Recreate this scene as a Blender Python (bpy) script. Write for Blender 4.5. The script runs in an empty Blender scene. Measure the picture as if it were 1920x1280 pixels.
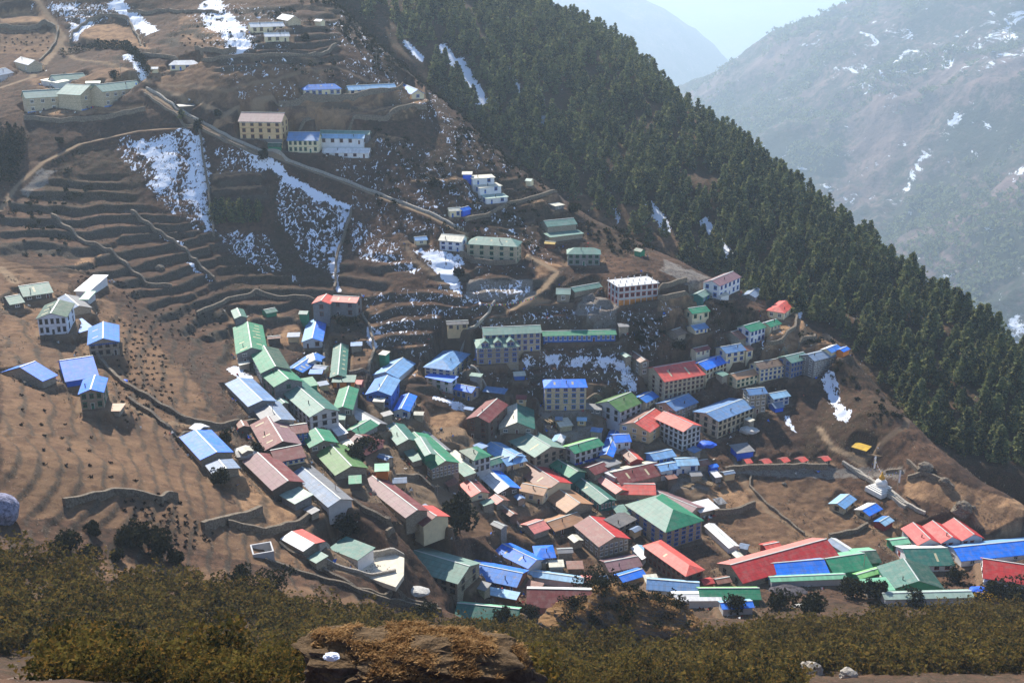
import bpy, math, random
import numpy as np
from math import radians, sin, cos, pi
random.seed(7)
RNG = np.random.default_rng(7)
sc = bpy.context.scene
C = sc.collection

# ------------------------------------------------------------ camera, world, sun, exposure
F = 2060.0                      # focal length in photograph pixels (1920 wide)
PITCH = radians(19.0)
cam_d = bpy.data.cameras.new('camera'); cam = bpy.data.objects.new('camera', cam_d); C.objects.link(cam)
cam.location = (0, 0, 0); cam.rotation_euler = (pi/2 - PITCH, 0, 0)
cam_d.sensor_width = 36.0; cam_d.lens = 36.0*F/1920.0
cam_d.clip_start = 0.5; cam_d.clip_end = 40000
sc.camera = cam
SUN_EL, SUN_AZ = radians(40), radians(-24)      # azimuth measured from +Y, clockwise positive
world = bpy.data.worlds.new('World'); sc.world = world; world.use_nodes = True
wn = world.node_tree; wn.nodes.clear()
sky = wn.nodes.new('ShaderNodeTexSky'); sky.sky_type = 'NISHITA'; sky.sun_disc = False
sky.sun_elevation = SUN_EL; sky.sun_rotation = SUN_AZ; sky.altitude = 3400; sky.dust_density = 1.5
bg = wn.nodes.new('ShaderNodeBackground'); bg.inputs[1].default_value = 0.15
wo = wn.nodes.new('ShaderNodeOutputWorld')
wn.links.new(sky.outputs[0], bg.inputs[0]); wn.links.new(bg.outputs[0], wo.inputs[0])
sd = bpy.data.lights.new('sun', 'SUN'); sd.energy = 4.9; sd.angle = radians(0.5); sd.color = (1.0, 0.93, 0.82)
so = bpy.data.objects.new('sun', sd); C.objects.link(so)
from mathutils import Vector
sdir = Vector((sin(SUN_AZ)*cos(SUN_EL), cos(SUN_AZ)*cos(SUN_EL), sin(SUN_EL)))
so.rotation_euler = sdir.to_track_quat('Z', 'Y').to_euler(); so.location = (0, 0, 50)
sc.view_settings.view_transform = 'Standard'; sc.view_settings.look = 'None'
sc.view_settings.exposure = 0.72; sc.view_settings.gamma = 1.0; sc.view_settings.use_curve_mapping = False
sc.render.engine = 'CYCLES'
sc.cycles.max_bounces = 6; sc.cycles.volume_bounces = 1; sc.cycles.transparent_max_bounces = 6
sc.cycles.diffuse_bounces = 3; sc.cycles.glossy_bounces = 2

# ------------------------------------------------------------ tags
def tag(o, label=None, cat=None, group=None, kind=None):
    if label: o['label'] = label
    if cat: o['category'] = cat
    if group: o['group'] = group
    if kind: o['kind'] = kind
    return o
def empty(name, loc, rz=0.0):
    o = bpy.data.objects.new(name, None); C.objects.link(o)
    o.location = loc; o.rotation_euler = (0, 0, rz); o.empty_display_size = 0.5
    return o

# ------------------------------------------------------------ small numpy noise
def _h(xi, yi, seed):
    n = (xi.astype(np.int64)*374761393 + yi.astype(np.int64)*668265263 + seed*69069) & 0xffffffff
    n = ((n ^ (n >> 13))*1274126177) & 0xffffffff
    return ((n ^ (n >> 16)) & 0xffff)/65535.0
def vn(x, y, seed=0):
    x = np.asarray(x, float); y = np.asarray(y, float)
    xi = np.floor(x); yi = np.floor(y); fx = x-xi; fy = y-yi
    fx = fx*fx*(3-2*fx); fy = fy*fy*(3-2*fy)
    a = _h(xi, yi, seed); b = _h(xi+1, yi, seed); c = _h(xi, yi+1, seed); d = _h(xi+1, yi+1, seed)
    return (a*(1-fx)+b*fx)*(1-fy)+(c*(1-fx)+d*fx)*fy
def fbm(x, y, oct=4, seed=0, gain=0.5):
    s = 0; a = 1; t = 0
    for i in range(oct):
        s = s + a*vn(x*2**i+17.3*i, y*2**i-9.1*i, seed+i); t += a; a *= gain
    return s/t
def ridged(x, y, oct=5, seed=0, gain=0.55):
    s = 0; a = 1; t = 0
    for i in range(oct):
        s = s + a*(1-np.abs(2*vn(x*2**i+7.7*i, y*2**i+3.1*i, seed+i)-1)); t += a; a *= gain
    return s/t
def sstep(a, b, x):
    t = np.clip((x-a)/(b-a), 0, 1); return t*t*(3-2*t)

# ------------------------------------------------------------ picture <-> place
CP, SP = cos(PITCH), sin(PITCH)
def rays(u, v):
    x = (np.asarray(u, float)-960)/F; y = -(np.asarray(v, float)-640)/F
    return np.stack([x, CP+y*SP, -SP+y*CP], -1)
def project(x, y, z):
    f = y*CP - z*SP; f = np.where(f < 1e-3, 1e-3, f)
    return 960+F*x/f, 640-F*(y*SP+z*CP)/f

def tps_fit(P):
    P = np.array(P, float); n = len(P); XY = P[:, :2]/100.0
    r = np.linalg.norm(XY[:, None]-XY[None], axis=2)
    K = np.where(r > 0, r*r*np.log(r+1e-9), 0) + np.eye(n)*0.02
    A = np.zeros((n+3, n+3)); A[:n, :n] = K; A[:n, n] = 1; A[:n, n+1:] = XY; A[n, :n] = 1; A[n+1:, :n] = XY.T
    w = np.linalg.solve(A, np.r_[P[:, 2], 0, 0, 0])
    def f(x, y):
        x = np.asarray(x, float)/100; y = np.asarray(y, float)/100
        out = w[n]+w[n+1]*x+w[n+2]*y
        for i in range(n):
            r2 = (x-XY[i, 0])**2+(y-XY[i, 1])**2
            out = out + w[i]*0.5*r2*np.log(r2+1e-9)
        return out
    return f
def cz(u, v, Z):
    d = rays(u, v); return tuple(d*(Z/d[2]))
def cd(u, v, dist):
    d = rays(u, v); d = d/np.linalg.norm(d); return tuple(d*dist)

# control points: (u, v, height) read off the bowl
Zs = [(1550,950,-205),(1850,1010,-208),(1400,1080,-206),(1700,1090,-207),(1900,1120,-206),(1000,800,-186),(1000,900,-194),(1000,1000,-201),(1000,1100,-205),
 (1200,1100,-206),(900,1160,-200),(1200,1000,-203),(1250,850,-193),(1650,900,-201),(1400,900,-200),(1700,1000,-206),
 (300,1150,-138),(300,1270,-108),(250,900,-138),(320,955,-145),(250,790,-142),(200,640,-140),(150,550,-132),(0,700,-126),(107,740,-132),(107,830,-131),(0,850,-121),(160,930,-134),(375,775,-152),(100,450,-120),(50,350,-103),(50,200,-72),(50,50,-39),
 (700,640,-159),(1000,640,-163),(490,700,-159),(600,830,-164),(700,950,-169),(760,1015,-175),(400,800,-155),(450,900,-160),(600,1000,-168),(450,1000,-158),(700,1085,-177),(800,1110,-190),(500,1100,-159),(300,1060,-148),(100,1000,-134),
 (100,1150,-122),(0,1270,-97),(800,1170,-188),(600,1160,-160),(1000,1250,-150),(1000,1190,-182),(1600,1200,-172),(1600,1270,-130),(1900,1190,-172),(1900,1270,-130),(1300,1190,-178),(1300,1270,-140),
 (700,1210,-160),(650,1270,-125),(800,900,-183),(880,1000,-193),(800,770,-177),(700,760,-169),(700,850,-174),(600,700,-162),(1400,640,-166),(1400,800,-189),(1200,700,-174),(1200,560,-147),(1000,560,-147),
 (1000,450,-131),(800,300,-97),(700,170,-66),(500,100,-46),(400,250,-83),(250,400,-114),(500,450,-128),(300,20,-29),(550,20,-27),(700,470,-132),(300,550,-140),(850,560,-146),
 (1100,480,-138),(640,300,-96),(250,250,-83),(350,650,-151),(1550,750,-186),(1450,720,-180)]
CR = [(620,-5,720),(760,130,680),(850,200,640),(1030,350,598),(1160,430,578),(1300,500,560),(1440,575,538),(1580,650,515),(1680,760,492),(1760,850,476),(1900,930,466)]
pts = [cz(*p) for p in Zs]
for (u, v, d) in CR:
    p = cd(u, v, d); pts.append(p)
    L = math.hypot(p[0], p[1]); ux, uy = p[0]/L, p[1]/L
    ux, uy = ux+0.45, uy; n = math.hypot(ux, uy); ux /= n; uy /= n
    pts.append((p[0]+ux*35, p[1]+uy*35, p[2]-32)); pts.append((p[0]+ux*130, p[1]+uy*130, p[2]-125))
pts += [(-430,780,15),(-430,1000,110),(-150,1000,105),(-330,900,70),(-150,850,45),(0,-20,-1),(0,50,-38),(0,100,-76),(60,100,-78),(-60,100,-72),(-120,0,5),(120,0,-5),(-200,100,-60),
        (200,100,-80),(-260,250,-100),(330,150,-110),(300,300,-205),(330,400,-235),(-300,400,-125),(-350,550,-85)]
H_base = tps_fit(pts)
# regular grid of the smooth ground for ray marching
gx = np.arange(-480, 481, 4.0); gy = np.arange(-40, 1081, 4.0)
GX, GY = np.meshgrid(gx, gy); GZ = H_base(GX, GY)
def H0(x, y):
    x = np.asarray(x, float); y = np.asarray(y, float)
    fx = np.clip((x-gx[0])/4, 0, len(gx)-1.001); fy = np.clip((y-gy[0])/4, 0, len(gy)-1.001)
    i = fx.astype(int); j = fy.astype(int); a = fx-i; b = fy-j
    return (GZ[j, i]*(1-a)+GZ[j, i+1]*a)*(1-b)+(GZ[j+1, i]*(1-a)+GZ[j+1, i+1]*a)*b
T = np.arange(30, 1300, 0.8)
def hit(u, v, off=0.0, f=None, tr=T):
    f = f or H0
    d = rays(u, v); d = d/np.linalg.norm(d)
    P = tr[:, None]*d[None]; g = P[:, 2]-(f(P[:, 0], P[:, 1])+off)
    k = np.argmax(g < 0)
    if not (g < 0).any(): k = len(tr)-1
    if k > 0:
        a = g[k-1]/(g[k-1]-g[k]+1e-9); t = tr[k-1]+(tr[k]-tr[k-1])*a
    else: t = tr[0]
    return d*t
# ------------------------------------------------------------ materials
def lin(c):
    return tuple((x/255/12.92 if x/255 <= 0.04045 else ((x/255+0.055)/1.055)**2.4) for x in c)
class NT:
    def __init__(s, name):
        s.m = bpy.data.materials.new(name); s.m.use_nodes = True; s.t = s.m.node_tree; s.t.nodes.clear()
        s.out = s.n('ShaderNodeOutputMaterial')
    def n(s, typ, **kw):
        nd = s.t.nodes.new(typ)
        for k, v in kw.items():
            if k.startswith('i_'): nd.inputs[k[2:].replace('_', ' ')].default_value = v
            else: setattr(nd, k, v)
        return nd
    def l(s, a, b): s.t.links.new(a, b)
    def noise(s, scale, detail=3, vec=None, rough=0.6, dist=0.0):
        nd = s.n('ShaderNodeTexNoise'); nd.inputs['Scale'].default_value = scale; nd.inputs['Detail'].default_value = detail
        nd.inputs['Roughness'].default_value = rough; nd.inputs['Distortion'].default_value = dist
        if vec is not None: s.l(vec, nd.inputs['Vector'])
        return nd.outputs[0]
    def mix(s, f, a, b):
        nd = s.n('ShaderNodeMix', data_type='RGBA')
        for sock, v in ((0, f), (6, a), (7, b)):
            if isinstance(v, (int, float)): nd.inputs[sock].default_value = v
            elif isinstance(v, tuple): nd.inputs[sock].default_value = (*v[:3], 1)
            else: s.l(v, nd.inputs[sock])
        return nd.outputs[2]
    def math(s, op, a, b=None, c=None, clamp=False):
        nd = s.n('ShaderNodeMath', operation=op, use_clamp=clamp)
        for i, v in enumerate((a, b, c)):
            if v is None: continue
            if isinstance(v, (int, float)): nd.inputs[i].default_value = v
            else: s.l(v, nd.inputs[i])
        return nd.outputs[0]
    def ramp(s, x, a, b):
        nd = s.n('ShaderNodeMapRange'); nd.interpolation_type = 'SMOOTHSTEP'
        s.l(x, nd.inputs[0]); nd.inputs[1].default_value = a; nd.inputs[2].default_value = b
        return nd.outputs[0]
    def scale(s, vec, xyz):
        nd = s.n('ShaderNodeVectorMath', operation='MULTIPLY'); s.l(vec, nd.inputs[0]); nd.inputs[1].default_value = xyz
        return nd.outputs[0]
    def bsdf(s, col, rough=0.8, spec=0.3, metal=0.0, normal=None):
        b = s.n('ShaderNodeBsdfPrincipled')
        if isinstance(col, tuple): b.inputs['Base Color'].default_value = (*col[:3], 1)
        else: s.l(col, b.inputs['Base Color'])
        if isinstance(rough, (int, float)): b.inputs['Roughness'].default_value = rough
        else: s.l(rough, b.inputs['Roughness'])
        b.inputs['Specular IOR Level'].default_value = spec; b.inputs['Metallic'].default_value = metal
        if normal is not None: s.l(normal, b.inputs['Normal'])
        s.l(b.outputs[0], s.out.inputs[0]); return b
    def bump(s, h, dist=0.1, strength=1.0):
        nd = s.n('ShaderNodeBump'); nd.inputs['Distance'].default_value = dist; nd.inputs['Strength'].default_value = strength
        s.l(h, nd.inputs['Height']); return nd.outputs[0]
MATS = {}
def mat_plain(name, col, rough=0.8, spec=0.3, var=0.25, sc_=0.6, metal=0.0):
    if name in MATS: return MATS[name]
    t = NT(name); g = t.n('ShaderNodeNewGeometry').outputs['Position']
    nz = t.noise(sc_, 4, g); c = lin(col) if max(col) > 1.01 else col
    k = t.ramp(nz, 0.3, 0.7)
    t.bsdf(t.mix(k, tuple(x*(1-var) for x in c), tuple(min(1, x*(1+var)) for x in c)), rough, spec, metal)
    MATS[name] = t.m; return t.m

def mat_roof(col, wear=0.3, rough=0.55):
    key = ('roof', col, wear)
    if key in MATS: return MATS[key]
    t = NT('painted_roof_sheet'); uv = t.n('ShaderNodeUVMap').outputs[0]
    c = lin(col)
    oi = t.n('ShaderNodeObjectInfo').outputs['Random']
    fl = t.n('ShaderNodeVectorMath', operation='FLOOR'); t.l(t.scale(uv, (1/0.95, 1/3.1, 1)), fl.inputs[0])
    add = t.n('ShaderNodeVectorMath', operation='ADD'); t.l(fl.outputs[0], add.inputs[0])
    cmb = t.n('ShaderNodeCombineXYZ'); t.l(t.math('MULTIPLY', oi, 97), cmb.inputs[2]); t.l(cmb.outputs[0], add.inputs[1])
    wnz = t.n('ShaderNodeTexWhiteNoise'); wnz.noise_dimensions = '3D'; t.l(add.outputs[0], wnz.inputs['Vector'])
    w = wnz.outputs['Value']
    g = t.n('ShaderNodeNewGeometry').outputs['Position']
    dark = tuple(x*0.72 for x in c); fade = tuple(min(1, x*0.75+0.17) for x in c)
    k = t.mix(t.math('MULTIPLY', w, 0.8), c, dark)
    st = t.noise(1.0, 4, t.scale(uv, (2.2, 0.22, 1)))
    k = t.mix(t.math('MULTIPLY', t.ramp(st, 0.5, 0.78), 0.75*min(1, wear+0.15)), k, fade)
    blot = t.noise(0.16, 5, g, 0.65)
    k = t.mix(t.math('MULTIPLY', t.ramp(blot, 0.52, 0.72), wear), k, fade)
    rust = t.noise(0.7, 5, t.scale(uv, (1.0, 0.5, 1)), 0.7)
    k = t.mix(t.math('MULTIPLY', t.ramp(rust, 0.58, 0.70), min(1, wear*1.2+.08)), k, lin((112, 84, 66)))
    su = t.n('ShaderNodeSeparateXYZ'); t.l(uv, su.inputs[0]); fr_ = t.math('FRACT', t.math('DIVIDE', su.outputs[1], 2.05))
    k = t.mix(t.math('MULTIPLY', t.math('LESS_THAN', fr_, 0.07), 0.55), k, tuple(x*.35 for x in c))
    dn = t.noise(0.45, 5, g, 0.7)
    k = t.mix(t.math('MULTIPLY', t.ramp(dn, 0.42, 0.7), 0.30), k, lin((150, 140, 128)))
    wv = t.n('ShaderNodeTexWave', wave_type='BANDS', bands_direction='X'); wv.inputs['Scale'].default_value = 1.6; t.l(uv, wv.inputs[0])
    t.bsdf(k, rough, 0.32, 0.0, t.bump(wv.outputs[1], 0.03, 0.35))
    MATS[key] = t.m; return t.m

def mat_wall(col, kind='stone'):
    key = ('wall', col, kind)
    if key in MATS: return MATS[key]
    t = NT(kind+'_wall'); uv = t.n('ShaderNodeUVMap').outputs[0]; c = tuple(min(.82, q_*1.65) for q_ in lin(col))
    g = t.n('ShaderNodeNewGeometry').outputs['Position']
    stain = t.ramp(t.noise(0.5, 5, g), 0.35, 0.75)
    if kind == 'stone':
        br = t.n('ShaderNodeTexBrick'); br.inputs['Scale'].default_value = 1.0
        br.inputs['Brick Width'].default_value = 0.55; br.inputs['Row Height'].default_value = 0.24; br.inputs['Mortar Size'].default_value = 0.025
        br.inputs['Color1'].default_value = (*[x*1.2 for x in c], 1); br.inputs['Color2'].default_value = (*[x*0.72 for x in c], 1)
        br.inputs['Mortar'].default_value = (*[x*0.55 for x in c], 1); br.inputs['Bias'].default_value = 0.1
        t.l(uv, br.inputs[0]); k = br.outputs[0]
        k = t.mix(t.math('MULTIPLY', stain, 0.3), k, tuple(x*0.6 for x in c))
        t.bsdf(k, 0.9, 0.2, 0, t.bump(br.outputs[1], 0.04, -0.8))
    else:
        k = t.mix(t.math('MULTIPLY', stain, 0.45), c, tuple(x*0.68 for x in c))
        st = t.noise(1.0, 3, t.scale(uv, (1.6, 0.18, 1)))
        k = t.mix(t.math('MULTIPLY', t.ramp(st, 0.55, 0.8), 0.35), k, tuple(x*0.5 for x in c))
        t.bsdf(k, 0.85, 0.25)
    MATS[key] = t.m; return t.m

# ------------------------------------------------------------ mesh helpers
def mesh_obj(name, V, Fc, mats, mi=None, uv=None, smooth=False, parent=None):
    me = bpy.data.meshes.new(name)
    me.from_pydata([tuple(map(float, v)) for v in V], [], [tuple(map(int, f)) for f in Fc])
    for m in mats: me.materials.append(m)
    if mi is not None: me.polygons.foreach_set('material_index', np.array(mi, dtype=np.int32))
    if uv is not None:
        l = me.uv_layers.new(name='UVMap'); l.data.foreach_set('uv', np.array(uv, dtype=np.float32).ravel())
    if smooth: me.polygons.foreach_set('use_smooth', np.ones(len(me.polygons), dtype=bool))
    me.update()
    o = bpy.data.objects.new(name, me); C.objects.link(o)
    if parent is not None: o.parent = parent
    return o
def grid_obj(name, X, Y, Z, mat, attrs=None, smooth=True, keep=None):
    r, c = X.shape; V = np.stack([X, Y, Z], -1).reshape(-1, 3).astype(np.float32)
    idx = np.arange(r*c).reshape(r, c)
    q = np.stack([idx[:-1, :-1], idx[:-1, 1:], idx[1:, 1:], idx[1:, :-1]], -1).reshape(-1, 4)
    if keep is not None: q = q[keep[:-1, :-1].ravel()]
    me = bpy.data.meshes.new(name); me.vertices.add(len(V)); me.vertices.foreach_set('co', V.ravel())
    me.loops.add(q.size); me.loops.foreach_set('vertex_index', q.astype(np.int32).ravel())
    me.polygons.add(len(q)); me.polygons.foreach_set('loop_start', np.arange(0, q.size, 4, dtype=np.int32))
    me.update(calc_edges=True)
    if smooth: me.polygons.foreach_set('use_smooth', np.ones(len(q), dtype=bool))
    for an, a in (attrs or {}).items():
        at = me.color_attributes.new(an, 'FLOAT_COLOR', 'POINT')
        at.data.foreach_set('color', np.concatenate([a.reshape(-1, 3), np.ones((len(V), 1))], 1).astype(np.float32).ravel())
    me.materials.append(mat); o = bpy.data.objects.new(name, me); C.objects.link(o); return o

# ------------------------------------------------------------ village hillside: fan-shaped grid, denser in the village
rows = [-20.0]
while rows[-1] < 1000:
    y = rows[-1]; rows.append(y + (2.2 if y < 60 else 1.5 if y < 240 else 0.72 if y < 620 else 1.7))
rows = np.array(rows); NC = 620
Wd = 75+0.515*np.clip(rows, 0, None)
S = np.linspace(-1, 1, NC)
TX = S[None]*Wd[:, None]; TY = np.repeat(rows[:, None], NC, 1)
TX = np.clip(TX, -475, 475)
TZ = H_base(TX, TY)
TU, TVv = project(TX, TY, TZ)
def inpoly(u, v, poly):
    u0, u1 = min(p[0] for p in poly), max(p[0] for p in poly); v0, v1 = min(p[1] for p in poly), max(p[1] for p in poly)
    ok = (u > u0) & (u < u1) & (v > v0) & (v < v1); r = np.zeros(u.shape, bool); uu = u[ok]; vv = v[ok]; rr = np.zeros(uu.shape, bool)
    n = len(poly)
    for i in range(n):
        (xa, ya), (xb, yb) = poly[i], poly[(i+1) % n]
        if ya == yb: continue
        c = ((ya > vv) != (yb > vv)) & (uu < (xb-xa)*(vv-ya)/(yb-ya)+xa); rr ^= c
    r[ok] = rr; return r
Nz1 = fbm(TX/9, TY/9, 4, 5); Nz2 = fbm(TX/40, TY/40, 3, 11); Nz3 = fbm(TX/3.5, TY/3.5, 3, 23)
JU = (fbm(TX/14, TY/14, 3, 31)-0.5)*26; JV = (fbm(TX/14, TY/14, 3, 37)-0.5)*16      # wobble for outlines
def reg(poly, wob=1.0): return inpoly(TU+JU*wob, TVv+JV*wob, poly)
def line_world(poly):
    return [hit(u, v)[:3] for u, v in poly]
def seg_dist(px, py, wl):
    D = np.full(px.shape, 1e9); Zt = np.zeros(px.shape)
    xs = [p[0] for p in wl]; ys = [p[1] for p in wl]
    ok = (px > min(xs)-15) & (px < max(xs)+15) & (py > min(ys)-15) & (py < max(ys)+15)
    x = px[ok]; y = py[ok]; d = np.full(x.shape, 1e9); z = np.zeros(x.shape)
    for a, b in zip(wl[:-1], wl[1:]):
        ex, ey = b[0]-a[0], b[1]-a[1]; L = ex*ex+ey*ey+1e-9
        t = np.clip(((x-a[0])*ex+(y-a[1])*ey)/L, 0, 1)
        dd = np.hypot(x-a[0]-t*ex, y-a[1]-t*ey); m = dd < d
        d[m] = dd[m]; z[m] = (a[2]+t*(b[2]-a[2]))[m]
    D[ok] = d; Zt[ok] = z; return D, Zt
# where the hillside is terraced, and how high the steps are
ter = np.zeros(TX.shape)
TERR = [[(400,440),(640,470),(860,500),(1060,540),(1260,530),(1330,600),(1400,700),(1200,700),(1100,800),(900,780),(700,700),(440,620)],
        [(0,380),(110,330),(250,330),(260,380),(400,430),(520,500),(590,540),(560,580),(430,600),(470,760),(560,930),(640,1010),(560,1080),(300,1010),(0,960)],
        [(1230,530),(1340,560),(1500,620),(1580,640),(1560,680),(1400,700),(1250,620)],
        [(0,1000),(300,1010),(560,1080),(830,1180),(640,1180),(300,1120),(0,1060)],
        [(380,315),(500,315),(505,385),(385,385)],
        [(900,320),(1050,340),(1060,400),(960,440),(880,400)],
        [(520,180),(810,170),(810,225),(560,225)],
        [(120,0),(640,10),(640,120),(300,140),(120,110)],[(880,480),(1060,490),(1060,540),(880,540)]]
for p in TERR: ter[reg(p, 0.6)] = 1.0
def blur(a, n=2):
    for _ in range(n):
        a = (a+np.roll(a, 1, 0)+np.roll(a, -1, 0)+np.roll(a, 1, 1)+np.roll(a, -1, 1))/5
    return a
ter = blur(ter, 4)*sstep(0.30, 0.42, fbm(TX/45, TY/45, 3, 47))
STEP = 4.0
def cells(x, y, sz):      # separate fields, each with its own wall heights
    best = np.full(x.shape, 1e9); idv = np.zeros(x.shape); ci = np.floor(x/sz); cj = np.floor(y/sz)
    for a in (-1, 0, 1):
        for c_ in (-1, 0, 1):
            i = ci+a; j = cj+c_; sx = (i+.15+.7*_h(i, j, 3))*sz; sy = (j+.15+.7*_h(i, j, 4))*sz
            d = (x-sx)**2+(y-sy)**2; m = d < best; best[m] = d[m]; idv[m] = _h(i, j, 9)[m]
    return idv
warp = (fbm(TX/60, TY/60, 3, 41)-0.5)*11 + (Nz1-0.5)*2.0 + (cells(TX+(Nz1-.5)*14, TY+(Nz2-.5)*18, 46.0)-.5)*STEP*0.8
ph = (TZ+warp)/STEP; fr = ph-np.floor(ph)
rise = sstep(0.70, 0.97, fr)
tz = STEP*(np.floor(ph)+0.22*fr+0.78*rise+0.10)-warp
small = blur(inpoly(TU, TVv, [(0,600),(250,560),(470,720),(600,900),(660,1010),(560,1190),(0,1100)]).astype(float), 12)
S2 = 3.0; w2 = warp*.85; ph2 = (TZ+w2)/S2; fr2 = ph2-np.floor(ph2)
tzb = S2*(np.floor(ph2)+.3*fr2+.7*sstep(.80, .98, fr2)+.12)-w2
ter = np.maximum(ter, small*.9)
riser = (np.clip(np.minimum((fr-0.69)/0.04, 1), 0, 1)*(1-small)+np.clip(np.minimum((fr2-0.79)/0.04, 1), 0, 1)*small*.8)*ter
tz = tz*(1-small)+tzb*small
tg = ter*(1-small*.5); TZ2 = TZ*(1-tg)+tz*tg
Nz4 = fbm(TX/1.6, TY/1.6, 2, 29)
TZ2 += (1-ter*0.85)*((Nz1-0.5)*1.5+(Nz3-0.5)*1.0) + (Nz3-0.5)*0.35+(Nz4-.5)*.35

# level benches: playing fields, yards and broad terraces
BEN = [([(515,172),(640,170),(790,166),(800,183),(755,189),(640,194),(522,197)],(650,184)),([(520,206),(640,208),(800,197),(812,211),(760,221),(640,226),(525,221)],(650,216)),([(150,62),(200,35),(250,50),(285,92),(150,82)],(220,70)),([(0,15),(60,8),(95,35),(85,50),(0,52)],(45,35)),
 ([(393,318),(482,318),(488,334),(395,334)],(440,326)),([(395,345),(488,345),(492,360),(398,361)],(440,353)),([(930,360),(1045,360),(1052,384),(985,394),(930,402)],(990,378)),([(770,322),(868,328),(862,348),(775,344)],(820,336)),([(1436,585),(1500,575),(1545,592),(1510,625),(1440,640)],(1480,610)),
 ([(1430,655),(1520,640),(1575,632),(1590,648),(1520,672),(1420,690)],(1520,655)),([(1235,545),(1312,538),(1322,550),(1240,562)],(1280,550)),([(1235,568),(1322,556),(1335,572),(1250,585)],(1290,570)),([(45,212),(268,192),(290,203),(110,224)],(160,208)),([(800,758),(868,770),(880,800),(872,830),(806,815)],(840,790)),
 ([(1330,905),(1400,925),(1402,955),(1330,960)],(1370,935)),([(505,600),(560,605),(568,650),(520,650)],(540,630)),([(620,655),(690,640),(700,690),(660,720),(652,700)],(670,680)),([(755,690),(800,685),(800,715),(755,710)],(778,700)),([(880,480),(1000,490),(1000,512),(880,500)],(940,495))]
for p_, (ru, rv) in BEN:
    xc, yc, zc = [float(q) for q in hit(ru, rv)]; mk = blur((reg(p_, .25) & (np.abs(TZ-zc) < (13 if rv < 230 else 5)) & (np.abs(TY-yc) < (45 if rv < 230 else 17))).astype(float), 1); gr = .26 if rv < 230 else .14
    TZ2 = TZ2*(1-mk)+(zc+gr*(TY-yc)+(Nz3-.5)*.25)*mk; riser *= 1-mk
snow = np.zeros(TX.shape); tan = np.zeros(TX.shape); pale = np.zeros(TX.shape)
scrub = np.zeros(TX.shape); rubble = np.zeros(TX.shape); soil = np.zeros(TX.shape)
def put(a, polys, val=1.0, wob=1.0):
    for p in polys:
        m = reg(p, wob); a[m] = np.maximum(a[m], val)
def putline(a, poly, w, val=1.0, jit=0.6):
    wl = line_world(poly); d, z = seg_dist(TX, TY, wl); d = d+(Nz3-0.5)*w*jit
    a[:] = np.maximum(a, val*(1-sstep(w*0.5-0.4, w*0.5+0.5, d)))
# snow lying on the slope (value = how much of the ground it covers)
put(snow, [[(245,270),(325,250),(335,330),(300,365),(268,350),(290,300)],[(345,250),(375,248),(385,320),(400,400),(398,440),(380,430),(370,380),(345,370),(355,300)],[(455,285),(490,290),(490,328),(470,320)],[(545,500),(580,545),(575,552),(540,515)],
           [(815,505),(862,520),(860,558),(830,545)],[(125,45),(165,35),(175,55),(150,80),(128,75)],[(800,465),(855,470),(870,495),(850,510),(815,490)],[(210,5),(250,15),(290,45),(290,55),(240,35)]], 0.78, 1.0)
put(snow, [[(215,262),(330,245),(375,250),(395,300),(400,440),(370,435),(300,380),(270,350),(230,310)],[(505,310),(650,385),(652,410),(625,515),(565,490),(520,410)],[(395,270),(490,275),(490,330),(400,325)],
           [(400,430),(500,432),(540,500),(500,520),(420,470)],[(660,400),(720,430),(740,480),(700,500),(650,470)],[(720,440),(800,460),(860,520),(870,560),(800,530),(720,500)],[(370,15),(420,0),(450,85),(430,80)],
           [(60,0),(200,0),(215,30),(170,55),(90,35)],[(900,525),(1000,525),(1000,555),(870,550)],[(1150,680),(1195,680),(1190,740),(1160,740)],[(775,355),(800,350),(805,390),(785,392)],[(870,345),(900,345),(912,385),(890,385)],[(1170,640),(1230,600),(1235,650),(1180,665)]], 0.56, 0.9)
put(snow, [[(660,240),(880,290),(1000,430),(1060,500),(900,520),(700,420),(620,330)],[(330,20),(460,0),(560,20),(560,110),(420,110)],[(690,540),(1240,540),(1280,700),(1200,780),(980,740),(700,700)],[(1240,560),(1480,600),(1480,720),(1250,700)],[(400,100),(700,110),(760,180),(560,190),(430,190)],[(640,0),(760,130),(1000,330),(900,330),(700,160),(600,60)]], 0.46, 1.5)
for p, w, v in [([(505,310),(560,345),(610,372),(650,388)],4,1.0),([(655,395),(640,440),(628,520),(636,545)],3.2,.95),([(240,100),(272,145)],6,1.1),([(390,5),(412,40),(440,60),(450,85)],11,1.2),
                ([(215,5),(240,25),(290,60)],8,1.1),([(980,680),(1005,676),(1045,669)],2.6,.9),([(1068,678),(1100,672)],2.2,.9),([(1118,672),(1185,684)],2.6,.9),([(790,470),(855,512)],2,.9),
                ([(425,720),(455,745),(492,795)],3,1.0),([(445,690),(475,730)],7,1.0),([(1552,700),(1560,725),(1566,745),(1580,785)],5.5,.9),([(300,440),(345,458)],2,1.0),([(345,483),(400,528)],2,1.0),([(820,745),(872,765)],4,1.0),
                ([(640,600),(652,612)],2.5,.9),([(692,615),(698,645)],2.5,1.),([(1475,780),(1488,812)],2.5,1.),([(805,480),(840,520),(856,550)],5,1.),([(1175,690),(1185,730)],6,.8),([(60,5),(135,15)],5,.8),([(575,170),(520,200)],1,.0)]:
    if v > 0: putline(snow, p, w, v, 1.0)
for k in range(14):      # thin snow lines at the foot of the terrace walls
    v0 = 545+k*12; u0 = 660+RNG.uniform(0, 300); L = RNG.uniform(40, 150)
    putline(snow, [(u0, v0), (u0+L*.5, v0+RNG.uniform(-3, 3)), (u0+L, v0+RNG.uniform(-4, 4))], 1.5, 0.62, 1.5)
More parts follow.
